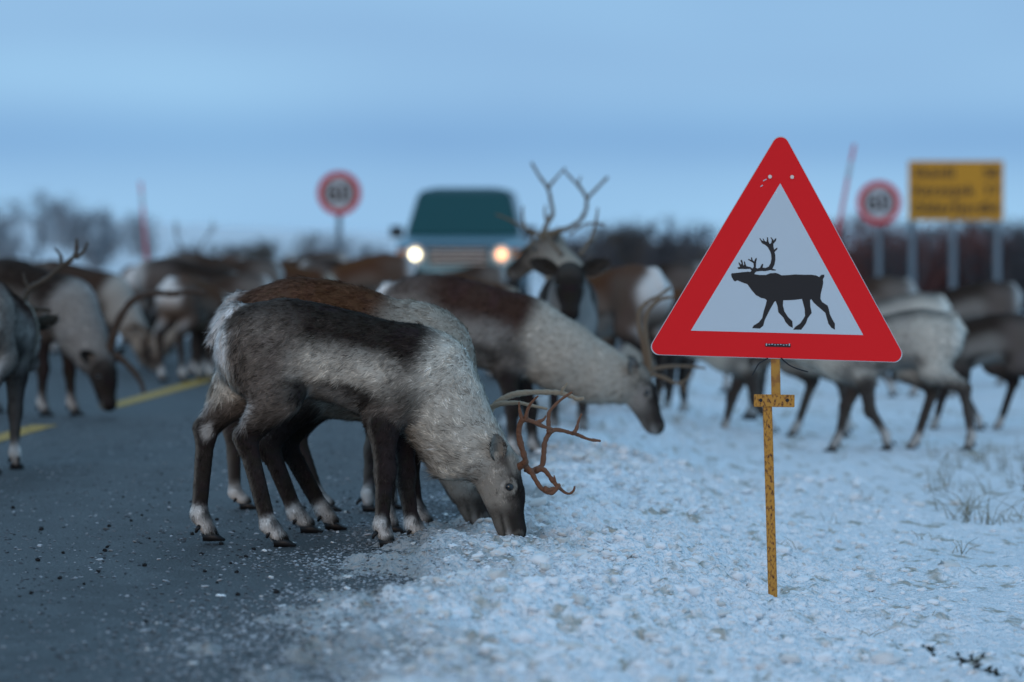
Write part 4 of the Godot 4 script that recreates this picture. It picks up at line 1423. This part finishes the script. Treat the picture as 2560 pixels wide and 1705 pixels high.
func build_triangle() -> void:
	var d := 16.2
	var ppm := FOCAL / d
	var foot := at(1921.0, 1492.0, d)
	var t := thing("warning_sign", "red and white triangular road sign with a black reindeer on a rusty yellow stake", "road sign", Vector3(foot.x, foot.y, -d))
	var c := Vector2(1921.0, 1490.0)
	var red := mat(Color(0.78, 0.022, 0.026), 0.6)
	red.metallic_specular = 0.12
	var white := mat(Color(0.52, 0.60, 0.66), 0.5)
	white.metallic_specular = 0.2
	var black := mat(Color(0.008, 0.009, 0.012), 0.5)
	var alu := mat(Color(0.5, 0.5, 0.5), 0.4, 0.8)
	# read off the photograph in its own scale; the plate leans a little to the right
	var outer := rounded([px_poly([890, 2, 0, 0], 1600, 320, 2.529, c, ppm)[0], px_poly([38, 1424, 0, 0], 1600, 320, 2.529, c, ppm)[0], px_poly([1690, 1476, 0, 0], 1600, 320, 2.529, c, ppm)[0]], 0.030)
	var inner := px_poly([885, 352, 328, 1272, 1405, 1300], 1600, 320, 2.529, c, ppm)
	var rim := PackedVector2Array()
	var mid := Vector2.ZERO
	for p in outer:
		mid += p / outer.size()
	for p in outer:
		rim.append(mid + (p - mid) * 1.0085)
	part("backing_plate", slab(rim, -0.004, 0.0), white, t)
	part("red_border", slab(outer, 0.0005, 0.003), red, t)
	var mi := (inner[0] + inner[1] + inner[2]) / 3.0
	var inner_rim := PackedVector2Array()
	for p in inner:
		inner_rim.append(mi + (p - mi) * 1.012)
	part("white_field", slab(inner_rim, 0.003, 0.0042), white, t)
	# the animal of the sign
	var beast := px_poly([248, 645, 262, 632, 300, 630, 400, 618, 470, 612, 500, 615, 515, 600, 498, 575, 440, 578, 400, 576, 345, 578, 330, 560, 340, 553, 365, 550, 345, 500, 350, 488, 362, 500, 380, 520, 385, 500, 370, 470, 384, 452, 398, 480, 408, 530, 420, 520, 414, 478, 428, 478, 440, 520, 448, 540, 500, 552, 530, 570, 545, 545, 540, 500, 500, 475, 468, 455, 476, 445, 510, 460, 508, 428, 520, 424, 530, 460, 548, 480, 566, 440, 582, 430, 584, 450, 575, 490, 572, 560, 590, 572, 625, 560, 645, 520, 660, 508, 668, 516, 660, 560, 700, 562, 740, 545, 765, 500, 775, 440, 770, 380, 755, 340, 725, 290, 690, 260, 650, 240, 625, 190, 618, 172, 630, 176, 650, 205, 672, 212, 660, 180, 668, 178, 690, 215, 712, 222, 718, 170, 712, 160, 730, 165, 735, 215, 750, 250, 770, 240, 780, 200, 762, 165, 770, 162, 795, 190, 805, 205, 825, 178, 840, 178, 832, 210, 800, 250, 802, 290, 812, 325, 845, 298, 856, 302, 846, 325, 815, 355, 826, 400, 826, 460, 815, 520, 795, 560, 790, 575, 835, 588, 830, 596, 790, 598, 765, 590, 700, 605, 640, 603, 580, 610, 555, 630, 555, 645, 620, 655, 700, 655, 760, 632, 830, 628, 870, 640, 905, 660, 1000, 656, 1080, 648, 1180, 652, 1300, 652, 1360, 662, 1400, 682, 1425, 655, 1465, 650, 1468, 672, 1448, 710, 1452, 760, 1440, 820, 1420, 900, 1415, 965, 1440, 1010, 1510, 1055, 1525, 1100, 1540, 1170, 1575, 1240, 1605, 1290, 1605, 1370, 1560, 1345, 1520, 1290, 1500, 1220, 1480, 1150, 1400, 1080, 1330, 1020, 1295, 970, 1280, 985, 1285, 1070, 1302, 1150, 1250, 1220, 1225, 1290, 1165, 1370, 1060, 1370, 1090, 1330, 1150, 1290, 1185, 1240, 1215, 1190, 1210, 1100, 1175, 968, 1080, 980, 990, 985, 930, 985, 925, 1050, 945, 1130, 990, 1200, 1050, 1260, 1055, 1345, 1010, 1325, 960, 1270, 935, 1215, 865, 1140, 855, 1060, 830, 995, 815, 1005, 760, 1100, 715, 1190, 690, 1240, 668, 1320, 625, 1355, 525, 1350, 545, 1315, 610, 1275, 655, 1220, 675, 1130, 700, 1050, 715, 985, 690, 965, 640, 955, 570, 915, 515, 850, 460, 775, 400, 755, 330, 725, 300, 740, 280, 725, 255, 680], 1780, 560, 5.226, c, ppm)
	part("reindeer_symbol", slab(beast, 0.0042, 0.0050), black, t)
	for q in [[820, 303], [960, 305]]:
		var p := px_poly([q[0], q[1], 0, 0], 1600, 320, 2.529, c, ppm)[0]
		part("bolt", cyl(0.008, 0.006, 0.007, 10), alu, t, Vector3(p.x, p.y, 0.006), Vector3(PI / 2, 0, 0))
	for q in [[800, 318, 778, 330], [775, 356, 762, 366]]:
		var p := px_poly(q, 1600, 320, 2.529, c, ppm)
		var st := begin()
		tube(st, PackedVector3Array([xy(p[0], 0.003), xy(p[1], 0.003)]), 0.002, 0.002, 5)
		part("scratch", done(st), white, t)
	var lb := px_poly([872, 1369, 0, 0], 1600, 320, 2.529, c, ppm)[0]
	part("maker_label", bevel_box(Vector3(0.094, 0.012, 0.0012), 0.0004), black, t, xy(lb, 0.0038), Vector3(0, 0, -0.026))
	for k in 9:
		var w := 0.008 if k != 0 and k != 8 else 0.006
		part("label_print", bevel_box(Vector3(w * 0.6, 0.003 if k != 0 and k != 8 else 0.008, 0.0008), 0.0002), white, t, xy(lb + Vector2(-0.042 + k * 0.0105, 0.0028 + 0.001 * (k % 3) - k * 0.00028), 0.0046), Vector3(0, 0, -0.026))
	# stake
	var rust := mat(Color(1, 1, 1), 0.75)
	rust.albedo_texture = noise_tex(512, 0.05, [Color(0.015, 0.009, 0.008), Color(0.10, 0.04, 0.018), Color(0.27, 0.115, 0.03), Color(0.50, 0.235, 0.04)], [0.10, 0.17, 0.30, 0.50], FastNoiseLite.TYPE_SIMPLEX_SMOOTH, 4, 41)
	rust.uv1_triplanar = true
	rust.uv1_scale = Vector3(3.0, 1.8, 3.0)
	var clean := mat(Color(1, 1, 1), 0.65)
	clean.albedo_texture = noise_tex(256, 0.03, [Color(0.28, 0.12, 0.03), Color(0.42, 0.20, 0.035), Color(0.46, 0.23, 0.04)], [0.2, 0.4, 0.8], FastNoiseLite.TYPE_SIMPLEX_SMOOTH, 4, 42)
	clean.uv1_triplanar = true
	clean.uv1_scale = Vector3(2, 2, 2)
	var base2 := Vector2(0.0, 0.0)
	var cross2 := Vector2((1936.0 - 1921.0) / ppm, (1490.0 - 1000.0) / ppm)
	var top2 := Vector2((1941.0 - 1921.0) / ppm, (1490.0 - 700.0) / ppm)
	for seg in [[base2 - Vector2(0.003, 0.12), cross2, rust, "stake"], [cross2, top2, clean, "stake_top"]]:
		var a: Vector2 = seg[0]
		var b: Vector2 = seg[1]
		var o := part(seg[3], bevel_box(Vector3(0.034, (b - a).length(), 0.012), 0.003), seg[2], t, xy((a + b) / 2.0, -0.012))
		o.rotation.z = -(b - a).angle_to(Vector2(0, 1)) * -1.0
	part("cross_plate", bevel_box(Vector3(0.150, 0.046, 0.008), 0.002), rust, t, xy(cross2, -0.0015), Vector3(0, 0, -0.012))
	for sd in [-0.05, 0.048]:
		part("plate_hole", cyl(0.007, 0.002, -1.0, 10), black, t, xy(cross2 + Vector2(sd, 0.002), 0.0032), Vector3(PI / 2, 0, 0))
	for w in [[626, 265, 540, 310, 450, 370, 400, 450, 322, 598], [880, 255, 960, 330, 1060, 405, 1180, 460, 1300, 500, 1410, 530]]:
		var p := px_poly(w, 1840, 860, 7.838, c, ppm)
		var line := PackedVector3Array()
		for q in p:
			line.append(xy(q, 0.004))
		var st := begin()
		tube(st, smooth_path(line, 4), 0.0027, 0.0027, 6)
		part("wire", done(st), black, t)

func text_mesh(s: String, h: float, depth: float) -> TextMesh:
	var f := SystemFont.new()
	f.font_names = PackedStringArray(["Droid Sans"])
	f.font_weight = 700
	var m := TextMesh.new()
	m.text = s
	m.font = f
	m.font_size = 64
	m.pixel_size = h / 46.0
	m.depth = depth
	return m

func build_signs() -> void:
	var red := mat(Color(0.52, 0.012, 0.020), 0.6)
	red.metallic_specular = 0.12
	var white := mat(Color(0.40, 0.43, 0.46), 0.45)
	var black := mat(Color(0.01, 0.012, 0.014), 0.5)
	var steel := mat(Color(0.16, 0.20, 0.23), 0.5, 0.5)
	var d := 60.0
	for q in [[848.0, 483.0, "round speed limit sign reading 60 on the left of the car"], [2197.0, 507.0, "round speed limit sign reading 60 beside the yellow direction board"]]:
		var c := at(q[0], q[1], d)
		var y := land(c.x, d)
		var t := thing("speed_limit_sign", q[2], "road sign", Vector3(c.x, y, -d), 0.0, "speed limit signs either side of the road")
		part("post", cyl(0.038, c.y - y + 0.24), steel, t, Vector3(0, (c.y - y + 0.24) / 2.0, -0.045))
		part("disc", cyl(0.30, 0.008, -1.0, 48), white, t, Vector3(0, c.y - y, 0), Vector3(PI / 2, 0, 0))
		part("red_ring", ring_slab(0.30, 0.225, 0.0045, 0.008), red, t, Vector3(0, c.y - y, 0))
		part("number", text_mesh("60", 0.24, 0.004), black, t, Vector3(0, c.y - y, 0.008))
	d = 62.0
	var a := at(2270.0, 402.0, d)
	var b := at(2508.0, 551.0, d)
	var mid := (a + b) / 2.0
	var y := land(mid.x, d)
	var t := thing("direction_board", "yellow direction board with three lines of black place names and distances", "road sign", Vector3(mid.x, y, -d))
	var w := b.x - a.x
	var h := a.y - b.y
	part("panel", bevel_box(Vector3(w, h, 0.02), 0.006), mat(Color(0.50, 0.235, 0.012), 0.5), t, Vector3(0, mid.y - y, 0))
	var rows := [["Skaidi", "58"], ["Karasjok", "17"], ["Olderfjord", "34"]]
	for k in 3:
		var m := text_mesh(rows[k][0], 0.15, 0.004)
		m.horizontal_alignment = HORIZONTAL_ALIGNMENT_LEFT
		part("place_name", m, black, t, Vector3(-w / 2.0 + 0.06, mid.y - y + 0.25 - 0.25 * k, 0.0125))
		var m2 := text_mesh(rows[k][1], 0.15, 0.004)
		m2.horizontal_alignment = HORIZONTAL_ALIGNMENT_RIGHT
		part("distance", m2, black, t, Vector3(w / 2.0 - 0.06, mid.y - y + 0.25 - 0.25 * k, 0.0125))
	for px in [2281.0, 2383.0, 2494.0]:
		var x := at(px, 500.0, d).x - mid.x
		part("post", cyl(0.048, mid.y - y + h / 2.0), steel, t, Vector3(x, (mid.y - y + h / 2.0) / 2.0, -0.06))
	# snow poles
	var pm := mat(Color(0.52, 0.075, 0.10), 0.5)
	for q in [[2135.0, 362.0, 2024.0, 45.0, "leaning red snow pole behind the warning triangle"], [352.0, 455.0, 385.0, 58.0, "thin red snow pole standing in front of the bushes at the left"]]:
		var dd: float = q[3]
		var top := at(q[0], q[1], dd)
		var x := at(q[2], 800.0, dd).x
		var foot := Vector3(x, land(x, dd) - 0.05, -dd)
		var s := thing("snow_pole", q[4], "marker pole", foot)
		var st := begin()
		var line := PackedVector3Array()
		for k in 9:
			line.append((top - foot) * (k / 8.0))
		tube(st, line, 0.021, 0.017, 10)
		part("pole", done(st), pm, s)
		var st2 := begin()
		tube(st2, PackedVector3Array([(top - foot) * 0.86, (top - foot) * 0.93]), 0.0215, 0.0215, 10)
		part("reflector_band", done(st2), white, s)

# ------------------------------------------------------------------ the car
func loft(sections: Array) -> ArrayMesh:
	# sections: rings with the same number of points, joined in order; ends closed by fans
	var st := begin()
	st.set_smooth_group(-1)
	var n: int = sections[0].size()
	for i in sections.size() - 1:
		for k in n:
			var k2 := (k + 1) % n
			for v in [sections[i][k], sections[i + 1][k2], sections[i][k2], sections[i][k], sections[i + 1][k], sections[i + 1][k2]]:
				st.add_vertex(v)
	for e in [0, sections.size() - 1]:
		var mid := Vector3.ZERO
		for v in sections[e]:
			mid += v / n
		for k in n:
			var k2 := (k + 1) % n
			for v in ([mid, sections[e][k], sections[e][k2]] if e == 0 else [mid, sections[e][k2], sections[e][k]]):
				st.add_vertex(v)
	st.generate_normals()
	return st.commit()

func side_loft(profile: Array, half: float, inset: float) -> ArrayMesh:
	# a side profile (z, y) carried across the width, its ends drawn in
	var rings := []
	var mid := Vector2.ZERO
	for p in profile:
		mid += p / profile.size()
	for e in [[-half, inset], [-half + inset * 0.5, inset * 0.3], [-half + inset * 1.3, 0.0], [half - inset * 1.3, 0.0], [half - inset * 0.5, inset * 0.3], [half, inset]]:
		var ring := []
		for p in profile:
			var q: Vector2 = p + (mid - p).normalized() * e[1]
			ring.append(Vector3(e[0], q.y, q.x))
		rings.append(ring)
	return loft(rings)

func quad_slab(a: Vector3, b: Vector3, c: Vector3, d: Vector3, n: Vector3, thick: float) -> ArrayMesh:
	var f := n * thick
	return loft([[a, b, c, d], [a + f, b + f, c + f, d + f]])

func build_car() -> void:
	var d := 62.0
	var c := at(1160.0, 700.0, d)
	var t := thing("car", "teal off-road car with headlights on, coming towards us behind the herd", "car", Vector3(c.x, land(c.x, d) + 0.02, -d + 2.2), deg_to_rad(-2.0))
	t.position.z = -d - 2.2
	var paint := mat(Color(0.075, 0.20, 0.26), 0.35, 0.3)
	paint.clearcoat_enabled = true
	paint.clearcoat = 0.8
	var dark := mat(Color(0.012, 0.014, 0.016), 0.6)
	var glass := mat(Color(0.008, 0.062, 0.066), 0.18)
	glass.metallic_specular = 0.35
	var chrome := mat(Color(0.5, 0.52, 0.54), 0.3, 0.9)
	var body := part("body", side_loft(v2([2.20, 0.48, 2.26, 0.62, 2.24, 0.98, 2.16, 1.10, 1.90, 1.17, 0.98, 1.24, -2.15, 1.22, -2.25, 0.9, -2.2, 0.5]), 0.88, 0.07), paint, t)
	for s in [-1.0, 1.0]:
		for z in [1.45, -1.35]:
			var wl := part("wheel", cyl(0.37, 0.25, -1.0, 28), dark, t, Vector3(s * 0.76, 0.37, z), Vector3(0, 0, PI / 2))
			part("rim", cyl(0.22, 0.26, -1.0, 20), chrome, wl)
	var low := [Vector3(-0.82, 1.22, 1.0), Vector3(0.82, 1.22, 1.0), Vector3(0.82, 1.22, -2.12), Vector3(-0.82, 1.22, -2.12)]
	var high := [Vector3(-0.66, 1.86, 0.36), Vector3(0.66, 1.86, 0.36), Vector3(0.66, 1.88, -2.0), Vector3(-0.66, 1.88, -2.0)]
	var round_top := [Vector3(-0.58, 1.91, 0.28), Vector3(0.58, 1.91, 0.28), Vector3(0.58, 1.93, -1.9), Vector3(-0.58, 1.93, -1.9)]
	var crown := [Vector3(-0.40, 1.945, 0.18), Vector3(0.40, 1.945, 0.18), Vector3(0.40, 1.965, -1.8), Vector3(-0.40, 1.965, -1.8)]
	part("cabin", loft([low, high, round_top, crown]), mat(Color(0.015, 0.06, 0.07), 0.35, 0.2), t)
	part("windscreen", quad_slab(Vector3(-0.77, 1.26, 0.965), Vector3(0.77, 1.26, 0.965), Vector3(0.63, 1.84, 0.385), Vector3(-0.63, 1.84, 0.385), Vector3(0, 0.7, 0.71), 0.012), glass, t)
	for s in [-1.0, 1.0]:
		for zz in [[0.80, 0.30, -0.35, -0.35], [-0.45, -0.45, -1.30, -1.30], [-1.40, -1.40, -2.0, -1.93]]:
			var q := [Vector3(s * 0.815, 1.27, zz[0]), Vector3(s * 0.675, 1.82, zz[1]), Vector3(s * 0.675, 1.82, zz[2]), Vector3(s * 0.815, 1.27, zz[3])]
			part("side_window", quad_slab(q[0], q[1], q[2], q[3], Vector3(s, 0.25, 0).normalized(), 0.01), glass, t)
		var mi := part("mirror", bevel_box(Vector3(0.20, 0.17, 0.10), 0.03), dark, t, Vector3(s * 0.96, 1.30, 0.78))
		mi.set_meta("label", "dark door mirror")
	part("bumper", bevel_box(Vector3(1.78, 0.22, 0.20), 0.05), dark, t, Vector3(0, 0.58, 2.30))
	var grille := part("grille", bevel_box(Vector3(0.86, 0.24, 0.05), 0.015), dark, t, Vector3(0, 0.95, 2.25))
	for k in 4:
		part("bar", bevel_box(Vector3(0.82, 0.022, 0.02), 0.006), chrome, grille, Vector3(0, -0.09 + 0.06 * k, 0.03))
	part("number_plate", bevel_box(Vector3(0.52, 0.11, 0.01), 0.003), mat(Color(0.7, 0.7, 0.7), 0.5), t, Vector3(0, 0.60, 2.412))
	part("bonnet_edge", bevel_box(Vector3(1.3, 0.03, 0.04), 0.01), dark, t, Vector3(0, 1.125, 2.19))
	var i := 0
	for s in [-1.0, 1.0]:
		var lens := mat(Color(0.8, 0.8, 0.75), 0.3)
		lens.emission_enabled = true
		lens.emission = Color(1.0, 0.95, 0.78) if s < 0.0 else Color(1.0, 0.66, 0.36)
		lens.emission_energy_multiplier = 5.0 if s < 0.0 else 3.0
		part("headlight_housing", cyl(0.125, 0.06, -1.0, 24), chrome, t, Vector3(s * 0.61, 0.98, 2.245), Vector3(PI / 2, 0, 0))
		part("headlight", cyl(0.068, 0.02, -1.0, 24), lens, t, Vector3(s * 0.61, 0.98, 2.285), Vector3(PI / 2, 0, 0))
		part("turn_signal", bevel_box(Vector3(0.12, 0.17, 0.05), 0.015), mat(Color(0.55, 0.18, 0.03), 0.3), t, Vector3(s * 0.80, 0.97, 2.215))
		var beam := SpotLight3D.new()
		beam.name = "headlight_beam"
		t.add_child(beam, true)
		beam.position = Vector3(s * 0.61, 0.98, 2.36)
		beam.rotation = Vector3(deg_to_rad(-2.0), PI, 0)
		beam.light_color = lens.emission
		beam.light_energy = 6.0 if s < 0.0 else 3.0
		beam.spot_angle = 22.0
		beam.spot_attenuation = 1.0
		beam.spot_range = 120.0
		beam.light_size = 0.1
		beam.shadow_enabled = true
		i += 1

# ------------------------------------------------------------------ bushes
func shrub_mesh(seed_: int, h: float, spread: float, stems: int, fine: int) -> Array:
	var r := RandomNumberGenerator.new()
	r.seed = seed_
	var wood := begin()
	var twig := begin()
	for s in stems:
		var ang := r.randf() * TAU
		var lean := r.randf_range(0.1, 1.0) * spread
		var foot := Vector3(cos(ang), 0, sin(ang)) * 0.12 * r.randf()
		var tip := foot + Vector3(cos(ang) * lean, h * r.randf_range(0.6, 1.0), sin(ang) * lean)
		var mid := foot.lerp(tip, 0.5) + Vector3(r.randfn(0, 0.06), 0.08, r.randfn(0, 0.06)) * h
		var line := smooth_path(PackedVector3Array([foot, mid, tip]), 4)
		tube(wood, line, 0.020 * h, 0.005 * h, 5)
		for k in fine:
			var t := r.randf_range(0.15, 1.0)
			var p: Vector3 = line[int(t * (line.size() - 1))]
			var dir := (Vector3(r.randfn(0, 0.8), r.randf_range(0.1, 1.1), r.randfn(0, 0.8)) + (tip - foot).normalized() * 0.5).normalized()
			var l := h * r.randf_range(0.10, 0.30)
			var q := p + dir * l * 0.5 + Vector3(r.randfn(0, 0.03), 0.0, r.randfn(0, 0.03)) * h
			tube(twig, PackedVector3Array([p, q, p + dir * l]), 0.0055 * h, 0.002 * h, 3)
			for e in 3:
				var dd := (dir + Vector3(r.randfn(0, 0.6), r.randfn(0.1, 0.5), r.randfn(0, 0.6))).normalized()
				tube(twig, PackedVector3Array([q, q + dd * l * 0.55]), 0.004 * h, 0.0015 * h, 3)
	return [done(wood, false), done(twig, false)]

func build_bushes() -> void:
	var kinds := []
	for k in 4:
		kinds.append(shrub_mesh(100 + k, 1.0, 0.55, 13, 22))
	for k in 2:
		kinds.append(shrub_mesh(200 + k, 1.0, 0.35, 6, 20))
	var bark := {
		"maroon": mat(Color(0.20, 0.088, 0.078), 0.9), "dark": mat(Color(0.088, 0.082, 0.088), 0.9),
		"frost": mat(Color(0.27, 0.30, 0.33), 0.9), "brown": mat(Color(0.11, 0.09, 0.074), 0.9)}
	# [label, group, colours, pixel range, distance range, height range, how many]
	var beds := [
		["reddish brown leafless shrub", "thicket right", ["maroon", "dark"], [2060.0, 2640.0], [66.0, 80.0], [1.0, 1.5], 30, 0],
		["dark leafless shrub", "thicket centre right", ["dark", "brown"], [1440.0, 1850.0], [78.0, 100.0], [1.0, 1.6], 22, 0],
		["frosty grey birch on the snow", "birches left", ["frost"], [-60.0, 480.0], [125.0, 175.0], [1.0, 2.7], 15, 4],
		["brownish leafless shrub", "thicket centre left", ["brown", "dark", "frost"], [480.0, 900.0], [85.0, 125.0], [0.65, 1.2], 18, 0],
		["small dark shrub on the snow", "low shrubs right", ["dark"], [2050.0, 2640.0], [44.0, 58.0], [0.35, 0.7], 12, 0],
	]
	var names := {"maroon": "leafless_shrub", "dark": "leafless_shrub", "frost": "leafless_shrub", "brown": "leafless_shrub"}
	for b in beds:
		for i in b[6]:
			var d := rng.randf_range(b[4][0], b[4][1])
			var px: float = lerpf(b[3][0], b[3][1], (i + rng.randf()) / b[6])
			var x := at(px, 600.0, d).x
			var h := rng.randf_range(b[5][0], b[5][1])
			if b[1] == "thicket centre right":
				h *= 0.75 + 0.35 * sin(clampf((px - 1400.0) / 420.0, 0.0, 1.0) * PI)
			elif b[1] == "birches left":
				h *= lerpf(1.0, 0.55, clampf(px / 450.0, 0.0, 1.0))
			var cols: Array = b[2]
			var m: StandardMaterial3D = bark[cols[rng.randi() % cols.size()]]
			var kind: Array = kinds[(rng.randi() % 4) if b[7] == 0 or rng.randf() < 0.5 else 4 + rng.randi() % 2]
			var label: String = ("taller " if h > 1.25 else "lower ") + b[0]
			for z in [[100.0, "by the left edge"], [300.0, "left of the left snow pole"], [480.0, "right of the left snow pole"], [760.0, "left of the left speed sign"], [1000.0, "between the left speed sign and the car"], [1600.0, "behind the tall antlers"], [1900.0, "beside the triangle"], [2195.0, "left of the right speed sign"], [2283.0, "between speed sign and yellow board"], [2383.0, "between the board's left and middle posts"], [2494.0, "between the board's middle and right posts"], [9999.0, "right of the yellow board"]]:
				if px < z[0]:
					label = label.replace("leafless ", "") + ", " + z[1]
					break
			var t := thing(names[cols[0]], label, "shrub", Vector3(x, land(x, d) - 0.03, -d), rng.randf() * TAU, b[1])
			var w := h * rng.randf_range(0.9, 1.5)
			t.scale = Vector3(w, h, w)
			part("branches", kind[0], m, t).set_meta("kind", "stuff")
			part("twigs", kind[1], m, t).set_meta("kind", "stuff")

func build_sprigs() -> void:
	# leafy sprigs near the lower right corner
	var leaf_st := begin()
	for f in [1.0, -1.0]:
		var n := 5
		for i in n:
			var t0 := float(i) / n
			var t1 := float(i + 1) / n
			var w0 := 0.006 * sin(PI * t0)
			var w1 := 0.006 * sin(PI * t1)
			var p := [Vector3(t0 * 0.018, 0.002 * sin(t0 * 3.0), -w0), Vector3(t0 * 0.018, 0.0 + 0.002 * sin(t0 * 3.0), w0), Vector3(t1 * 0.018, 0.002 * sin(t1 * 3.0), w1), Vector3(t1 * 0.018, 0.002 * sin(t1 * 3.0), -w1)]
			for v in ([p[0], p[1], p[2], p[0], p[2], p[3]] if f > 0.0 else [p[0], p[2], p[1], p[0], p[3], p[2]]):
				leaf_st.add_vertex(v + Vector3(0, 0.0004 * f, 0))
	leaf_st.generate_normals()
	var leaf := leaf_st.commit()
	var bark := mat(Color(0.025, 0.02, 0.018), 0.8)
	var green := mat(Color(0.018, 0.022, 0.014), 0.6)
	var d := 13.4
	var o := func(raw: Array) -> Array: return pt(raw, 1900.0, 1100.0, 2.592)
	var plants := [
		["low leafy sprig in the lower right corner, longest of the sprigs on the snow", [[1560, 1560, 1500, 1520, 1420, 1490, 1350, 1440, 1280, 1395], [1420, 1490, 1380, 1430, 1385, 1370], [1400, 1480, 1440, 1420, 1470, 1385], [1350, 1440, 1290, 1460], [1350, 1440, 1240, 1412], [1500, 1520, 1480, 1480], [1540, 1555, 1530, 1520, 1545, 1480]], 46],
		["small leafy sprig left of the longest one, three leaves above the snow", [[1145, 1400, 1110, 1378, 1075, 1352], [1110, 1378, 1130, 1365]], 8],
		["dark twig with reddish tip in the very corner of the picture", [[1700, 1560, 1680, 1510, 1660, 1470], [1690, 1530, 1720, 1480]], 4],
	]
	for q in plants:
		var first: Vector2 = o.call(q[1][0].slice(0, 2))[0]
		var fp := at(first.x, first.y, d)
		var y := land(fp.x, d)
		var root := thing("leafy_sprig", q[0], "plant", Vector3(fp.x, y, -d))
		var st := begin()
		var spots := []
		for s in q[1]:
			var pts := PackedVector3Array()
			var k := 0
			for p2 in o.call(s):
				var w := at(p2.x, p2.y, d)
				# the sprig lies low: what shows higher stands farther back
				var hgt := maxf(w.y - (y + 0.05), 0.0)
				var dd := d + hgt * 0.8
				var g := at(p2.x, p2.y, dd)
				g.y = maxf(g.y, land(g.x, dd) + snow_offset(g.x, dd).x + 0.012)
				pts.append(g - root.position)
				k += 1
			var line := smooth_path(pts, 4)
			tube(st, line, 0.0022, 0.0012, 4)
			for v in line:
				spots.append(v)
		part("stem", done(st), bark, root)
		for i in q[2]:
			var v: Vector3 = spots[rng.randi() % spots.size()]
			var o2 := part("leaf", leaf, green, root, v, Vector3(rng.randfn(0, 0.7), rng.randf() * TAU, rng.randfn(0.4, 0.5)))
			var sc := rng.randf_range(0.7, 1.25)
			o2.scale = Vector3(sc, sc, sc)

# ------------------------------------------------------------------ sky
func sky_material() -> PanoramaSkyMaterial:
	var w := 2048
	var h := 1024
	var img := Image.create(w, h, false, Image.FORMAT_RGBF)
	var n := FastNoiseLite.new()
	n.seed = 77
	n.frequency = 1.0
	n.fractal_octaves = 3
	for r in h:
		var el := (0.5 - (r + 0.5) / h) * 180.0
		if el < 0.0:
			img.fill_rect(Rect2i(0, r, w, 1), Color(0.22, 0.42, 0.70))
			continue
		var step := 2 if el < 14.0 else 16
		for i in range(0, w, step):
			var az := (i + 0.5 * step) / w * 360.0
			# soft bands of dusk cloud, drawn out along the horizon
			var s := n.get_noise_3d(cos(deg_to_rad(az)) * 3.0, sin(deg_to_rad(az)) * 3.0, el * 0.55)
			var s2 := n.get_noise_3d(cos(deg_to_rad(az)) * 7.0, sin(deg_to_rad(az)) * 7.0, 40.0 + el * 0.25)
			var c := Color(0.305, 0.535, 0.80)
			var band := exp(-pow((el - 1.30) / 0.42, 2.0)) * 0.13
			var low := exp(-pow((el - 0.45) / 0.55, 2.0)) * 0.07
			var v := 1.0 - band + low + 0.11 * s + 0.08 * s2
			v *= lerpf(1.0, 1.06, smoothstep(3.0, 40.0, el))
			c = Color(c.r * v * (1.0 - 0.10 * band / 0.13), c.g * v * (1.0 - 0.03 * band / 0.13), c.b * (0.35 + 0.65 * v))
			img.fill_rect(Rect2i(i, r, step, 1), c)
	var m := PanoramaSkyMaterial.new()
	m.panorama = ImageTexture.create_from_image(img)
	return m

func _ready() -> void:
	rng.seed = 20240
	nz.seed = 5
	nz.frequency = 0.09
	nz.noise_type = FastNoiseLite.TYPE_SIMPLEX_SMOOTH
	nz.fractal_octaves = 2
	for q in [[lump_a, 11.0, 6], [lump_b, 30.0, 8]]:
		q[0].noise_type = FastNoiseLite.TYPE_CELLULAR
		q[0].cellular_return_type = FastNoiseLite.RETURN_DISTANCE
		q[0].frequency = q[1]
		q[0].seed = q[2]
		q[0].fractal_type = FastNoiseLite.FRACTAL_NONE

	var cam := Camera3D.new()
	cam.name = "camera"
	var lens := CameraAttributesPhysical.new()
	lens.frustum_focal_length = 154.86
	lens.frustum_focus_distance = 16.75
	lens.exposure_aperture = 154.86 / 62.0
	lens.frustum_near = 0.5
	lens.frustum_far = 4000.0
	cam.attributes = lens
	cam.fov = 8.863
	cam.near = 0.5
	cam.far = 4000.0
	cam.position = Vector3(0, EYE, 0)
	cam.rotation.x = -atan(256.5 / FOCAL)
	add_child(cam)
	cam.current = true

	var env := Environment.new()
	env.background_mode = Environment.BG_SKY
	env.sky = Sky.new()
	env.sky.sky_material = sky_material()
	env.tonemap_mode = Environment.TONE_MAPPER_LINEAR
	env.tonemap_exposure = 1.0
	env.sdfgi_enabled = true
	env.ssao_enabled = true
	env.ssil_enabled = true
	var we := WorldEnvironment.new()
	we.name = "surroundings"
	we.environment = env
	add_child(we)

	var sun := DirectionalLight3D.new()
	sun.name = "dusk_light"
	sun.light_color = Color(1.0, 0.84, 0.68)
	sun.light_energy = 0.26
	sun.light_angular_distance = 35.0
	sun.shadow_enabled = true
	sun.rotation_degrees = Vector3(-13, -16, 0)
	add_child(sun)

	var t0 := Time.get_ticks_msec()
	build_ground()
	build_road()
	print("ground ", Time.get_ticks_msec() - t0)
	build_bushes()
	print("bushes ", Time.get_ticks_msec() - t0)
	build_herd()
	print("herd ", Time.get_ticks_msec() - t0)
	build_triangle()
	build_signs()
	build_car()
	build_debris()
	build_sprigs()
	print("all ", Time.get_ticks_msec() - t0, " fov ", cam.fov)
